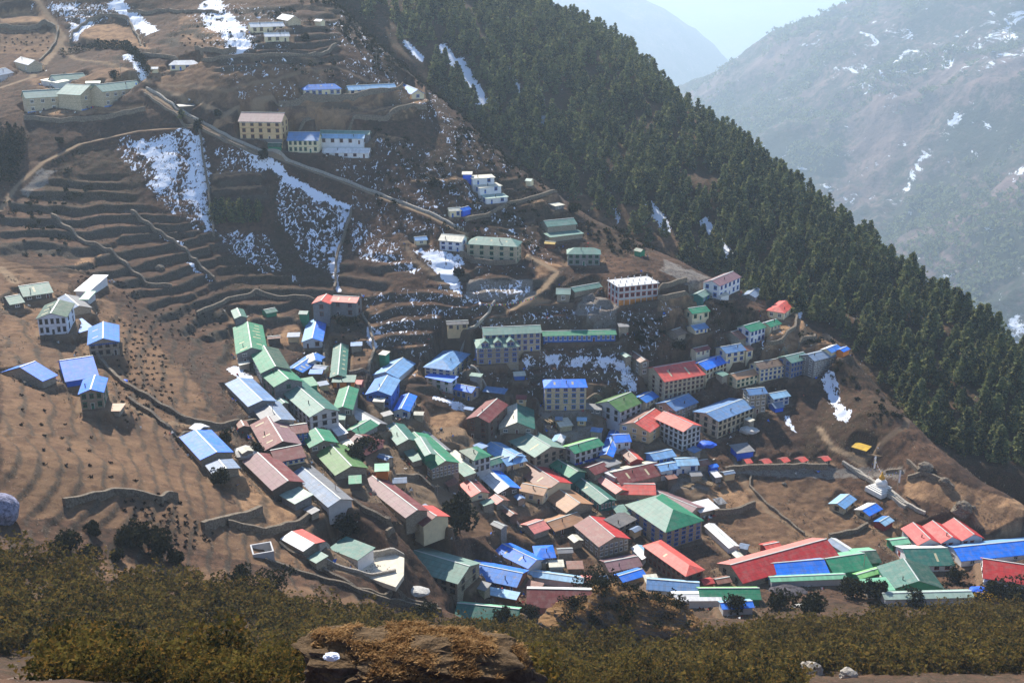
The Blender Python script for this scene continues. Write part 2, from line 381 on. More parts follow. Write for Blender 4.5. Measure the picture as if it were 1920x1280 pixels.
# dry golden fields
put(tan, [[(0,15),(60,8),(95,35),(85,50),(0,52)],[(160,60),(200,35),(250,50),(285,92),(150,82)],[(525,192),(640,175),(760,165),(810,205),(760,225),(525,215)],[(395,318),(480,318),(490,332),(398,334)],[(395,346),(488,346),(492,357),(398,358)],
          [(930,360),(1045,360),(1050,385),(930,398)],[(780,320),(870,330),(860,350),(770,340)],[(1700,890),(1780,900),(1850,925),(1920,940),(1920,995),(1840,990),(1760,945),(1690,930)],[(1325,905),(1400,925),(1400,960),(1330,960)],
          [(1440,560),(1580,620),(1560,650),(1430,660),(1440,620)],[(700,245),(760,260),(700,270)],[(1230,545),(1330,560),(1320,580),(1230,590)],[(880,395),(900,405),(860,410)],[(150,470),(200,470),(150,510),(130,520)],[(800,755),(890,780),(875,830),(800,820)],[(45,212),(268,192),(290,203),(110,224)],[(1430,655),(1520,640),(1575,632),(1590,648),(1520,672),(1420,690)],[(1235,568),(1322,556),(1335,572),(1250,585)],[(755,690),(800,685),(800,715),(755,710)],
          [(560,955),(575,985),(470,1000),(430,900),(500,900),(540,930)],[(540,600),(580,620),(560,660),(520,640)],[(1000,480),(1060,500),(1010,520)],[(380,235),(440,230),(430,210)],[(940,560),(1050,555),(1000,570)]], 1.0, 0.4)
put(tan, [[(340,30),(440,50),(430,95),(340,85)],[(0,50),(110,60),(90,110),(0,100)],[(60,150),(240,120),(250,160),(60,190)],[(270,120),(620,110),(600,180),(430,200),(300,170)],[(760,620),(790,640),(760,690)]], 0.55, 1.0)
put(tan, [[(0,480),(200,560),(330,680),(480,860),(600,1000),(560,1080),(300,1000),(0,960)],[(1350,900),(1560,900),(1700,990),(1650,1040),(1400,1040),(1330,980)],[(0,1040),(420,1060),(700,1130),(760,1190),(0,1120)],[(600,560),(720,560),(700,680),(620,680)],[(880,940),(980,960),(1020,1010),(880,1010)]], 0.42, 1.0)
# ground in the lanes between houses, trodden earth and stone
put(pale, [[(560,800),(700,760),(900,820),(1100,760),(1300,800),(1350,880),(1300,960),(1200,1000),(900,960),(700,940),(560,880)],[(600,1040),(660,1000),(700,1040),(770,1050),(745,1100),(620,1065)]], 0.5, 1.0)
put(rubble, [[(1240,480),(1330,520),(1310,545),(1240,510)],[(870,525),(1000,525),(1000,555),(870,555)],[(1100,540),(1160,570),(1150,600),(1070,590)],[(80,318),(108,325),(50,365),(35,360)],[(1240,860),(1330,880),(1330,920),(1250,920)],[(1000,740),(1110,780),(1110,820),(1020,830)],[(1380,870),(1700,880),(1680,900),(1380,890)],[(0,1275),(120,1278),(120,1280),(0,1280)]], 0.9, 1.0)
put(scrub, [[(660,230),(800,200),(900,260),(1010,330),(1060,430),(1000,470),(760,330)],[(660,0),(760,130),(900,260),(1020,340),(960,330),(820,220),(660,90),(590,0)],[(150,260),(260,300),(250,390),(100,400),(60,330)],[(410,480),(560,520),(560,560),(420,540)],[(500,310),(660,400),(640,560),(520,500)],
            [(1160,590),(1250,590),(1330,640),(1300,700),(1180,660)],[(1080,390),(1230,470),(1160,480),(1060,420)],[(1570,640),(1700,760),(1620,850),(1500,860),(1560,720)],[(640,1140),(900,1190),(1100,1110),(1300,1130),(1920,1130),(1920,1280),(0,1280),(0,1060)],[(1300,560),(1400,580),(1400,620),(1300,600)]], 0.8, 1.2)
put(soil, [[(1430,790),(1600,830),(1500,880),(1380,850)],[(780,880),(900,920),(880,1000),(800,1050),(750,1020)],[(700,860),(790,900),(780,930),(690,900)],[(0,600),(60,620),(250,830),(400,960),(200,960),(0,800)],[(20,640),(110,640),(100,680),(30,680)],[(620,500),(840,520),(840,560),(690,560)]], 0.7, 1.0)
# paths
PATHS = [([(272,168),(345,215),(430,262),(500,290),(560,312),(640,340),(720,372),(800,402),(872,438)],2.6,.95,1),([(965,465),(1010,490),(1045,510),(1020,540),(960,580)],2.6,.9,1),([(0,395),(30,350),(80,305),(150,270),(260,245),(360,238)],2.4,.8,1),
         ([(0,165),(60,145),(100,100),(120,70),(95,35),(70,0)],3.2,.7,1),([(0,500),(30,530)],3,.8,0),([(100,60),(140,110),(280,155)],2.4,.6,0),([(275,165),(420,215),(470,190),(525,180)],2.,.8,0),([(300,160),(420,170),(520,150),(620,130)],1.2,.5,0),
         ([(860,555),(780,490),(755,455),(800,450)],1.6,.6,0),([(880,700),(920,720),(950,740),(962,780)],2.2,.7,0),([(600,740),(610,700),(612,660)],2.4,.8,0),([(200,740),(300,790),(400,800),(470,795)],2.2,.6,0),([(1535,800),(1560,840),(1620,870)],1.6,1.,0),
         ([(1180,760),(1110,790),(1060,780),(1110,720)],1.6,.6,0),([(930,590),(1040,560),(1090,530)],1.8,.6,0),([(1380,880),(1440,960),(1530,1010)],1.8,.6,0),([(1620,860),(1700,800),(1710,780)],1.6,.5,0),([(690,150),(620,120),(480,110),(320,110)],1.4,.35,0)]
for p, w, v, flat in PATHS:
    wl = line_world(p); d, z = seg_dist(TX, TY, wl)
    if flat:
        k = 1-sstep(w*0.7, w*0.7+3.0, d); TZ2 = TZ2*(1-k)+z*k; ter *= 1-k
    m = v*(1-sstep(w*0.45, w*0.55+0.6, d+(Nz3-0.5)*0.8)); pale = np.maximum(pale, m); snow *= 1-np.clip(m*1.3, 0, 1); riser *= 1-m
# ------------------------------------------------------------ buildings: description table
VW = {'R':(900,750,3.2),'P':(0,0,1),'A':(0,0,4),'N':(240,0,3.84),'B':(400,100,4),'C':(720,260,4),'D':(0,480,4),'E':(400,520,4.8),'F':(740,560,4.8),'G':(1100,480,3.84),'H':(1000,700,4.8),
      'I':(300,700,4.8),'J':(660,740,4.8),'K':(1340,780,3.3075),'L':(900,880,3.84),'M':(500,940,3.84),'Q':(1380,830,6.4)}
def px(v, x, y): a, b, s = VW[v]; return a+x/s, b+y/s
ROOF = dict(blue=(46,130,222), vblue=(20,126,246), lblue=(120,172,222), sky=(150,196,228), bgrey=(120,142,170), grey=(128,130,134), dgrey=(92,92,94), green=(40,140,102), teal=(42,112,100), ggrey=(108,148,134),
            sage=(128,160,148), mint=(130,200,160), lime=(140,205,125), olive=(88,132,72), red=(200,54,54), coral=(224,92,80), pink=(225,135,125), maroon=(124,52,52), rust=(140,92,76), mauve=(140,104,108), tan=(180,134,98),
            cream=(214,210,190), white=(232,232,232), brown=(120,98,80), yellow=(205,165,40), wblue=(96,140,190), dkgreen=(36,84,66), paleg=(160,186,172))
WALL = dict(stone=(136,126,110), grey=(120,118,116), dark=(86,76,68), cream=(188,174,142), white=(214,212,208), beige=(170,156,130), blue=(52,92,160), teal=(44,98,92), wgrey=(160,160,160), tanw=(176,150,112), brownw=(104,70,52),
            pinkw=(180,120,110), orange=(190,110,50), redw=(120,40,40), vblue=(24,80,190), greenw=(40,110,80))
B = []
def b(view, x1, y1, x2, y2, h, W, label=None, c='green', c2=None, wall='stone', rows=1, n=3, m=None, fr='white', r='p', t='gable', rise=0.36, cat='house', name=None, add=False, group=None, band=None, plinth=None, sk=0, door=0, wear=0.3, Hm=None, plain=False, cap=True, pipe=0, dorm=0, bare=False, flatdeck=None):
    if t != 'shed' and t != 'flat' and (W if isinstance(W, (int, float)) else 10) : rise *= {'A': 1.75, 'N': 1.8, 'B': 1.7, 'C': 1.4, 'F': 1.15, 'G': 1.15}.get(view, 1.0)
    B.append(dict(locals()))
BL = 'blue'
# --- upper slope
b('A',190,740,600,715,112,11,'long two-storey stone school with pale green roof and blue base band','sage',wall='beige',rows=2,n=5,fr='white',cat='school',name='school_building',plinth='blue',wear=.3)
b('A',600,715,770,690,118,16,rise=.3,c='sage',wall='beige',rows=2,n=2,r='x',add=True,plinth='blue')
b('A',770,690,1080,655,118,11,c='sage',wall='beige',rows=2,n=5,add=True,plinth='blue')
b('A',415,608,655,590,40,9,'long low outbuilding with green roof just behind the school','ggrey',wall='wgrey',rows=1,n=4,cat='outbuilding',name='outbuilding')
b('A',300,600,430,622,55,7,'pale flat-roofed block between school and green-roofed outbuilding','cream',wall='wgrey',t='shed',n=1,cat='outbuilding',name='outbuilding')
b('A',640,625,750,622,20,5,'small grey-green lean-to roof behind the school ridge','sage',wall='grey',t='shed',plain=True,cat='outbuilding',name='outbuilding')
b('A',105,462,212,490,60,8,'small white-roofed stone house by the path junction above the school','white',wall='beige',n=2,wear=.1)
b('A',-40,575,104,545,55,9,'blue-grey roofed white house cut by the picture edge near the path','bgrey',wall='white',n=2)
b('A',1265,490,1490,486,42,7,'lone white-roofed cottage with blue door beside the dark hedge','white',wall='cream',n=4,fr='blue',wear=.1,t='hip')
b('A',1130,518,1182,518,28,3,'tiny white-roofed hut at the lower end of the dark hedge','white',wall='cream',n=1,cat='hut',name='hut',plain=True)
b('A',1345,800,1470,792,25,5,'dark open shelter with grey roof beside the walled path','dgrey',wall='dark',t='shed',cat='shelter',name='shelter',plain=True)
b('N',885,197,1130,190,42,7,'upper white schoolroom block with dark windows near the hilltop','white',wall='cream',n=5,wear=.15,fr='dark')
b('N',985,266,1166,262,40,6,'short white-roofed block just below another white block on the hilltop','white',wall='cream',n=3,fr='dark',wear=.15)
b('N',1065,134,1150,150,24,8,'topmost white-roofed house on the hill above two white blocks','white',wall='beige',n=2,wear=.15)
b('N',1338,152,1386,155,20,3.5,'tiny white-roofed hut alone near the hill edge','white',wall='cream',plain=True,cat='hut',name='hut')
b('B',680,277,965,266,50,8,'short blue-roofed classroom with blue doors on the golden terrace','blue',wall='cream',n=6,fr='blue',t='hip',cat='school',name='classroom_block',sk=3,wear=.2)
b('B',1015,278,1375,261,40,7,'long pale blue classroom row with angled wing on golden terrace','sky',wall='cream',n=7,fr='blue',cat='school',name='classroom_block',wear=.2)
b('B',1378,262,1482,308,38,8,c='blue',wall='cream',n=3,m=1,fr='blue',add=True)
b('B',185,512,512,516,140,13,'brown-roofed three-storey lodge with carved window band beside the walled path','mauve',wall='tanw',rows=3,n=5,m=2,fr='brown',band='white',cat='lodge',name='lodge',plinth='grey')
b('B',550,655,786,656,92,12,'blue-roofed cream lodge with two window rows left of the white rooms','wblue',c2='sage',wall='cream',rows=2,n=6,fr='green',cat='lodge',name='lodge')
b('B',786,636,1130,640,45,6,'upper row of guest rooms with pale blue roof above snowy roof','sky',c2='blue',wall='white',n=5,m=1,fr='brown',cat='lodge',name='guest_rooms',wear=.1)
b('B',815,746,1168,750,38,7,'lower row of guest rooms under snow-white roof','white',wall='white',n=5,m=1,fr='brown',cat='lodge',name='guest_rooms',wear=0)
b('B',405,700,503,700,34,5,'small dark green hut below the brown-roofed lodge','dkgreen',wall='greenw',cat='hut',name='hut',plain=True)
b('B',795,602,1168,610,14,5,'long low grey-green store behind the blue guest rooms','ggrey',wall='grey',plain=True,cat='outbuilding',name='outbuilding')
# --- right of the main path
b('C',660,300,835,290,48,7,'white house stepping down in three tiers with blue windows','cream',wall='white',n=2,m=1,fr='blue',name='tiered_house',t='shed',rise=.12,wear=.1)
b('C',715,370,888,352,48,7,c='cream',wall='white',n=2,m=1,fr='blue',add=True,t='shed',rise=.15,wear=.1)
b('C',765,450,935,435,44,7,c='paleg',wall='white',n=2,m=1,fr='blue',add=True,t='shed',rise=.15)
b('C',585,268,660,268,35,5,'white canopy over blue store beside the tiered white house','cream',wall='vblue',t='shed',plain=True,cat='shelter',name='shelter')
b('C',490,546,583,540,48,5,'small white hut with blue door and window below the tiered house','cream',wall='cream',n=2,fr='blue',cat='hut',name='hut',wear=.1)
b('C',595,545,655,528,18,4,'bright blue low tank shed beside small white hut','vblue',wall='vblue',plain=True,cat='shed',name='shed',rise=.5)
b('C',235,765,328,758,36,5,'tiny sky-blue-roofed hut left of the white two-storey house','lblue',wall='cream',n=1,cat='hut',name='hut')
b('C',408,762,582,776,76,9,'white two-storey house with pale roof beside the green three-storey lodge','cream',wall='white',rows=2,n=3,m=1,fr='blue',wear=.1,band='white')
b('C',612,790,1000,812,130,11,'three-storey lodge with green hipped roof and green windows on the snowy bank','ggrey',wall='beige',rows=3,n=5,m=2,fr='green',t='hip',cat='lodge',name='lodge',sk=3)
b('C',1225,662,1450,640,26,9,'upper green shed roof of the twin sheds on the ridge','ggrey',wall='stone',plain=True,cat='shed',name='shed')
b('C',1245,740,1500,710,14,7,'lower green shed roof with blue tarp on it','ggrey',wall='stone',plain=True,cat='shed',name='shed',t='shed',rise=.15)
b('C',1285,506,1357,495,28,6,'flat white-roofed hut alone above the twin green sheds','cream',wall='grey',t='shed',rise=.1,n=1,cat='hut',name='hut')
b('C',1202,786,1280,792,22,3.5,'small hut with bright orange-yellow roof by the path','yellow',wall='brownw',plain=True,cat='hut',name='hut',wear=.1)
b('C',1372,866,1628,868,85,9,'two-storey grey house with green roof on the snowy ledge right of path','ggrey',wall='grey',rows=2,n=5,m=1,fr='green',t='hip')
b('C',1290,1166,1398,1168,62,7,'small stone house with pale roof left of the unfinished concrete block','sage',wall='stone',n=1,m=1)
b('C',1430,1150,1640,1112,16,6,'long low green shed left of the unfinished concrete block','ggrey',wall='stone',plain=True,cat='shed',name='shed')
b('C',1058,316,1102,320,16,4,'tiny pale shelter above the golden terrace edge','paleg',wall='cream',plain=True,cat='shelter',name='shelter')
b('C',1872,838,1925,850,10,4,'tiny dark green hut on the bare ridge crest','dkgreen',wall='greenw',plain=True,cat='hut',name='hut')
b('G',230,225,515,196,135,(110,182),'unfinished concrete building with flat roof, rebar columns and orange boards','grey',wall='wgrey',rows=3,n=7,m=3,fr='red',t='flat',cat='unfinished building',name='unfinished_building',bare=True)
b('G',960,216,1115,150,100,(885,168),'white two-storey house with mauve roof and blue windows on the spur','mauve',wall='white',rows=2,n=5,m=2,fr='blue',t='gable',wear=.1)
b('G',885,248,965,292,28,5,'low white annex at the foot of mauve-roofed white house','cream',wall='white',n=1,t='shed',cat='outbuilding',name='outbuilding',plain=True)
b('G',838,300,898,268,38,7,'small teal hut with patched grey roof left of white house','sage',wall='teal',n=2,fr='blue',cat='hut',name='hut')
b('G',1215,300,1272,252,30,7,'grey metal-roofed hut on the ridge below white house','bgrey',wall='grey',n=1,cat='hut',name='hut')
b('G',1425,412,1512,345,52,(1322,370),'cream house with coral red hipped roof and white ridge lines','coral',c2='coral',wall='cream',rows=1,n=3,m=2,t='hip',rise=.4,wear=.1)
b('G',1555,432,1662,430,30,4,'white-roofed hut at the forest edge beside red shed','white',wall='white',n=1,cat='hut',name='hut')
b('G',1662,425,1742,460,46,5,'dark red shed at the very edge of the spur by forest','coral',wall='redw',plain=True,cat='shed',name='shed')
b('G',762,416,890,397,55,8,'small cream house with bright green roof below unfinished block','green',wall='cream',n=3,m=1,fr='green',wear=.1)
b('G',782,535,882,515,32,7,'weathered blue-roofed cottage just under the bright green one','wblue',wall='cream',n=3,fr='blue')
b('G',660,572,722,552,15,8,'low shed with dull beige roof beside weathered blue cottage','brown',wall='stone',plain=True,cat='shed',name='shed')
b('G',1105,600,1168,580,22,11,'rusty brown roofed shed left of white house with green roof','rust',wall='stone',plain=True,cat='shed',name='shed',wear=.6)
b('G',1182,546,1296,512,95,9,'white two-storey house with green roof beside the rusty shed','green',wall='white',rows=2,n=4,m=2,fr='blue')
b('G',1325,512,1406,486,36,7,'low cream house with half white half green roof on golden terrace','green',c2='white',wall='cream',n=3,m=1,wear=.1)
b('G',1005,702,1150,676,80,9,'two-storey house with pale blue roof and blue windows under brown shed','wblue',wall='cream',rows=2,n=3,m=1,fr='blue')
b('G',1150,684,1206,672,60,6,c='rust',wall='cream',n=1,fr='blue',add=True)
b('G',790,690,896,668,35,5,'small house with pinkish red roof above the big red hotel','maroon',wall='cream',n=3,wear=.5)
b('G',295,702,385,767,100,5,'narrow tower-like stone house with rusty pink roof left of red hotel','rust',wall='stone',rows=2,n=2,m=1,wear=.7)
b('G',560,906,858,852,130,(437,802),'big four-storey stone hotel under the large red roof','coral',wall='beige',rows=4,n=9,m=3,fr='brown',cat='hotel',name='hotel',rise=.34,sk=2,wear=.08)
b('G',862,820,1020,762,76,10,'vivid blue-roofed lodge touching the big red hotel','vblue',wall='cream',rows=2,n=6,m=1,fr='brown',cat='lodge',name='lodge',wear=.08)
b('G',1080,892,1246,850,66,8,'cream house with tan roof between blue roof and grey roof','tan',wall='cream',rows=2,n=5,m=1,fr='green')
b('G',1250,816,1446,780,95,9,'three-storey cream lodge with grey-brown roof in terrace row','brown',wall='cream',rows=3,n=6,m=2,fr='blue',band='white',cat='lodge',name='lodge')
b('G',1475,770,1611,736,118,9,'grey stone lodge with green roof in the middle of terrace row','ggrey',wall='grey',rows=3,n=6,m=2,fr='blue',cat='lodge',name='lodge',band='blue')
b('G',1640,756,1800,716,130,9,'tall grey lodge with half green half blue roof ending the terrace row','bgrey',wall='grey',rows=4,n=6,m=2,fr='white',cat='lodge',name='lodge')
b('G',1765,696,1840,664,15,6,'small blue and white tarp shelter beyond the terrace row','blue',c2='white',wall='cream',plain=True,cat='shelter',name='shelter')
b('G',1850,690,1898,668,14,4,'tiny blue shelter at the tip of the spur','vblue',wall='orange',plain=True,cat='shelter',name='shelter')
b('G',1175,1002,1306,988,140,(1070,962),'tall narrow stone house with blue roof below the tan-roofed house','wblue',wall='stone',rows=3,n=3,m=2,fr='white')
b('G',1345,1030,1470,1006,62,7,'small blue and white house with pale blue roof below grey lodge','sky',wall='wgrey',rows=2,n=3,m=1,fr='blue')
b('G',1358,1096,1426,1085,32,6,'bright blue walled shed at the foot of pale blue roofed house','bgrey',wall='vblue',plain=True,cat='shed',name='shed')
b('G',950,1190,1213,1087,128,(800,1104),'long cream hotel with streaky weathered blue roof','wblue',c2='wblue',wall='beige',rows=3,n=8,m=3,fr='dark',cat='hotel',name='hotel',rise=.2,wear=.45)
b('G',640,1116,806,1050,82,(520,1050),'stone house with grey-blue roof between red hotel and pink lodge','wblue',wall='stone',rows=2,n=4,m=2,t='gable')
b('G',430,1056,522,1010,40,8,'low house with medium blue roof left of the big red hotel','blue',wall='cream',n=3,m=1)
b('G',242,1122,406,1052,92,(82,1050),'white house with moss-green roof and raised timber deck','olive',wall='wgrey',rows=2,n=4,m=3,fr='dark',band='white')
# --- centre
b('F',800,330,1326,306,165,10,'three-storey rear wing with green roof behind the dormered lodge','ggrey',wall='beige',rows=3,n=9,m=1,fr='blue',cat='lodge',name='lodge')
b('F',735,447,1126,430,150,12,'grey lodge with three dormers in its green roof and blue windows','ggrey',wall='stone',rows=3,n=5,m=2,fr='blue',t='hip',cat='lodge',name='lodge',dorm=3,band='white')
b('P',1018,630,1156,627,13,7,'long single-storey row of rooms with green roof and blue windows','green',wall='blue',n=15,fr='white',cat='lodge',name='guest_rooms')
b('F',470,236,666,226,50,5,'small yellow stone hut with striped grey roof on terrace','dgrey',wall='tanw',n=3,fr='dark',cat='hut',name='hut',wear=.5)
b('F',512,646,682,495,95,(292,586),'three-storey house with large sky-blue hipped roof above blue porch','lblue',wall='cream',rows=3,n=4,m=4,fr='blue',wear=.4,t='hip')
b('F',272,702,505,752,92,6,c='vblue',wall='wgrey',rows=2,n=3,m=1,fr='green',add=True,t='shed',wear=.5)
b('F',452,797,692,846,80,7,'bright blue-roofed stone wing with five blue windows','vblue',wall='stone',rows=1,n=5,m=1,fr='blue',wear=.15)
b('F',790,832,985,856,42,5,'ragged blue tarpaulin roof beside the brown gabled house','wblue',wall='dark',plain=True,cat='shed',name='shed',t='shed',wear=.8)
b('F',1090,901,1182,906,50,5,'tiny tan hut with faded red roof left of blue hotel','maroon',wall='tanw',n=1,m=1,cat='hut',name='hut')
b('F',1075,696,1180,690,36,5,'small blue shed with white roof between dormered lodge and blue hotel','cream',wall='blue',plain=True,cat='shed',name='shed')
b('F',1345,802,1736,796,208,10,'four-storey cream hotel with vivid blue roof and blue windows','vblue',wall='beige',rows=4,n=5,m=2,fr='blue',t='hip',cat='hotel',name='hotel',rise=.34,wear=.04,sk=2)
b('F',640,1082,850,1116,168,21,'dark timber and stone house with brown-red gable roof','maroon',c2='maroon',wall='dark',rows=3,n=2,m=3,fr='brown',r='x',wear=.35)
b('F',938,1172,1262,1172,40,21,'barn-like lodge with one cream roof slope and one dark green','cream',c2='teal',wall='stone',n=3,r='x',cat='lodge',name='lodge',wear=.1,sk=2)
b('F',1445,1090,1510,1092,45,4,'tiny beige hut in the yard below blue hotel','bgrey',wall='tanw',plain=True,cat='hut',name='hut')
b('F',1640,1095,1728,1098,50,4,'tiny hut with light blue roof in rubble yard','sky',wall='tanw',n=1,cat='hut',name='hut')
b('E',885,236,1052,240,130,11,'grey brick house with coral roof, projecting gable and brown windows','coral',wall='grey',rows=2,n=1,m=1,fr='brown',r='x',wear=.08)
b('E',1052,216,1288,230,130,9,c='coral',wall='grey',rows=2,n=2,m=1,fr='brown',add=True,wear=.08,sk=2)
b('E',795,580,985,574,60,29,'long gabled house with vivid blue roof below grey brick house','lblue',c2='vblue',wall='wgrey',n=2,m=4,fr='brown',r='x',wear=.25)
b('E',480,325,580,305,42,6,'small green hut with teal roof at the field corner','teal',wall='greenw',cat='hut',name='hut',plain=True)
b('E',765,330,842,332,35,5,'tiny green hut with grey roof left of the grey brick house','sage',wall='greenw',cat='hut',name='hut',plain=True)
b('E',205,690,490,665,88,36,'broad green-roofed lodge heading the long green row','green',wall='grey',rows=2,n=2,m=4,r='x',cat='lodge',name='lodge',wear=.25,sk=8)
b('E',325,672,426,862,118,12,'second segment of the long green row with pale ridge','green',c2='dkgreen',wall='grey',rows=2,n=6,m=1,fr='white',cat='lodge',name='lodge',wear=.2)
b('E',425,872,545,985,118,12,'third segment of the long green row, green all over','green',wall='grey',rows=2,n=3,m=1,fr='green',cat='lodge',name='lodge',wear=.15)
b('E',545,972,866,1256,120,12,'long grey-green roofed block with two rows of square windows','ggrey',c2='teal',wall='wgrey',rows=2,n=9,m=3,fr='dark',cat='lodge',name='lodge',wear=.25)
b('E',1072,1192,1256,1190,28,22,'wide plain green roof behind the grey-green block','green',wall='grey',r='x',n=2,wear=.1)
b('E',830,985,946,965,22,8,'small emerald green shed between the long row and teal barn','green',wall='greenw',t='shed',rise=.2,plain=True,cat='shed',name='shed',wear=.1)
b('E',640,836,805,856,42,20,'blue-roofed house with light dashes on its roof in the row','blue',wall='dark',r='x',n=2,sk=7,wear=.2)
b('E',852,768,978,757,60,9,'small gabled house, roof half grey and half blue, with blue awning','cream',c2='blue',wall='wgrey',n=2,r='x',fr='dark')
b('E',858,866,976,866,26,4,c='blue',wall='dark',t='shed',add=True,plain=True)
b('E',1048,902,1196,896,58,40,'long narrow teal barn with light dashes on its roof','teal',wall='brownw',r='x',n=2,sk=7,wear=.1)
b('E',1066,942,1272,940,55,6,c='teal',wall='orange',t='shed',rise=.25,add=True,n=2,fr='brown')
b('E',1275,960,1332,962,30,5,'tiny salmon-roofed hut beside the teal barn','pink',wall='redw',plain=True,cat='hut',name='hut')
b('E',1430,878,1665,906,32,19,'weathered pale blue roofed house uphill of the striped blue one','lblue',wall='wgrey',r='x',n=2,wear=.5)
b('E',1365,1052,1602,1062,110,18,'blue house with blue and white striped gable roof','blue',c2='lblue',wall='blue',rows=2,n=3,m=2,r='x',fr='blue',wear=.6,band='blue')
b('E',1615,1200,1766,1206,72,17,'small vivid blue gabled cottage below the striped blue house','vblue',wall='wgrey',rows=1,n=2,m=2,r='x',fr='blue',wear=.15)
b('E',105,956,312,1162,20,11,'long shed with torn weathered blue roof at the field edge','wblue',wall='grey',plain=True,cat='shed',name='shed',wear=.5,rise=.25)
b('E',332,1160,472,1332,22,11,'grey sheet roof continuing below the torn blue shed','grey',c2='bgrey',wall='grey',plain=True,cat='shed',name='shed',rise=.25)
b('J',188,302,320,262,26,23,'whitish grey gabled roof alone below the striped blue house','white',c2='grey',wall='dark',r='x',plain=True,cat='shed',name='shed',wear=.2)
# --- left side
b('D',175,306,400,272,34,15,'dark green-roofed house with pale roof patch, highest of the left cluster','teal',wall='dark',n=3,sk=1,wear=.1)
b('D',75,366,186,346,30,11,'small dark green annex roof at the cluster left end','teal',wall='dark',n=1,wear=.1,cat='outbuilding',name='outbuilding')
b('D',268,472,502,458,128,18,'white house with dark green gable roof and black window band','dkgreen',c2='dkgreen',wall='white',rows=2,n=5,m=2,fr='dark',r='x',wear=.25,sk=3)
b('D',400,332,500,420,30,10,'grey metal roof shed behind the white green-gabled house','bgrey',c2='grey',wall='stone',plain=True,cat='shed',name='shed')
b('D',555,262,668,265,10,19,'white plastic-covered greenhouse on the terrace','white',wall='white',t='shed',rise=.2,plain=True,cat='greenhouse',name='greenhouse',wear=0)
b('D',592,325,662,325,12,9,'pale green shed attached below the white greenhouse','mint',wall='wgrey',t='shed',rise=.2,plain=True,cat='shed',name='shed')
b('D',655,666,895,642,100,21,'stone house with medium blue gable roof and blue porch band','blue',wall='stone',rows=2,n=4,m=2,fr='dark',r='x',wear=.08,band='blue',sk=2)
b('D',500,500,590,575,30,6,c='blue',wall='stone',add=True,plain=True,t='shed')
b('D',490,942,742,902,45,22,'vivid blue two-level house lowest on the left slope','vblue',wall='vblue',n=1,plain=True,wear=.12)
b('D',585,1036,778,1020,125,13,c='vblue',wall='stone',rows=2,n=3,m=2,fr='green',r='x',add=True,wear=.08)
b('D',320,938,432,892,18,19,c='vblue',wall='stone',add=True,plain=True,wear=.4)
b('D',755,1162,900,1160,36,6,'tan flat-roofed hut with white patch beside the vivid blue house','tan',wall='stone',t='shed',rise=.05,plain=True,cat='hut',name='hut')
b('I',175,572,362,776,28,11,'lone long shed with bright blue roof on the brown slope','vblue',wall='stone',plain=True,wear=.18,cat='shed',name='shed',rise=.25)
b('I',405,822,470,905,20,9,'grey-white metal shed joined below lone blue shed','bgrey',wall='stone',plain=True,cat='shed',name='shed',rise=.2)
b('I',262,490,340,520,12,5,'little white-roofed shed at the upper end of lone blue shed','white',wall='grey',plain=True,cat='shed',name='shed')
b('I',810,462,940,692,40,13,'large faded red-brown roof with bright red patch in middle','maroon',c2='mauve',wall='dark',n=5,cat='lodge',name='lodge',wear=.4,sk=4,fr='blue')
b('I',1040,802,1315,748,55,12,c='maroon',wall='cream',n=5,fr='blue',add=True,wear=.12,band='blue')
b('I',1192,546,1340,526,80,9,'blue-walled house with blotchy maroon roof behind red-brown lodge','maroon',c2='cream',wall='blue',rows=2,n=3,fr='white',wear=.6)
b('I',1345,668,1608,622,38,12,'emerald gabled house below the grey-green block','green',c2='green',wall='stone',r='x',n=3,wear=.12)
b('I',1380,702,1576,916,34,12,'grass-green roofed house with pale ridge and small front shed','olive',c2='olive',wall='stone',n=4,fr='dark',wear=.25)
b('I',1700,992,1812,985,26,5,c='green',wall='dark',t='shed',add=True,plain=True)
b('I',742,792,1010,1052,26,11,'long shed with mauve-grey near slope and reddish far slope','mauve',c2='maroon',wall='dark',plain=True,cat='shed',name='shed',wear=.35)
b('I',1142,882,1512,1202,26,9,'long shed of patched silver-blue sheets with white end wall','bgrey',c2='grey',wall='wgrey',plain=True,cat='shed',name='shed',wear=.8)
b('I',1075,1092,1212,1172,12,7,'little striped pale sheet roof below the mauve-grey shed','paleg',wall='grey',plain=True,cat='shed',name='shed',wear=.7,t='shed')
b('J',275,297,406,452,40,9,'grey-teal gabled house above the emerald pagoda lodge','ggrey',c2='teal',wall='stone',n=3,wear=.2)
b('J',432,402,712,668,100,12,'emerald lodge with raised roof lantern and white front windows','green',c2='green',wall='stone',rows=2,n=5,m=7,fr='white',cat='lodge',name='lodge',wear=.06,band='white')
b('J',560,395,655,550,30,4.5,c='ggrey',wall='greenw',add=True,Hm=9.5,rise=.3,plain=True)
b('J',440,482,548,602,50,4,'grey lean-to along the side of the emerald lodge','ggrey',wall='stone',t='shed',plain=True,cat='outbuilding',name='outbuilding')
b('J',962,502,1096,592,130,(1255,545),'two-storey stone house with mossy green roof and beige patch','dkgreen',c2='green',wall='wgrey',rows=2,n=2,m=3,fr='dark',wear=.4,band='dark',t='hip')
b('J',850,522,1046,690,60,4,'long pinkish white lean-to roof beside mossy green house','cream',wall='stone',t='shed',plain=True,cat='outbuilding',name='outbuilding',wear=.5)
b('J',1250,640,1400,592,46,6,'little house with small dark green roof and white railing','teal',wall='wgrey',n=4,wear=.1)
b('J',1162,482,1392,612,22,10,'two-winged house with bright sky-blue roofs in the village centre','lblue',wall='cream',n=3,wear=.12)
b('J',1395,640,1580,592,28,9,c='lblue',wall='tanw',n=2,add=True,wear=.12)
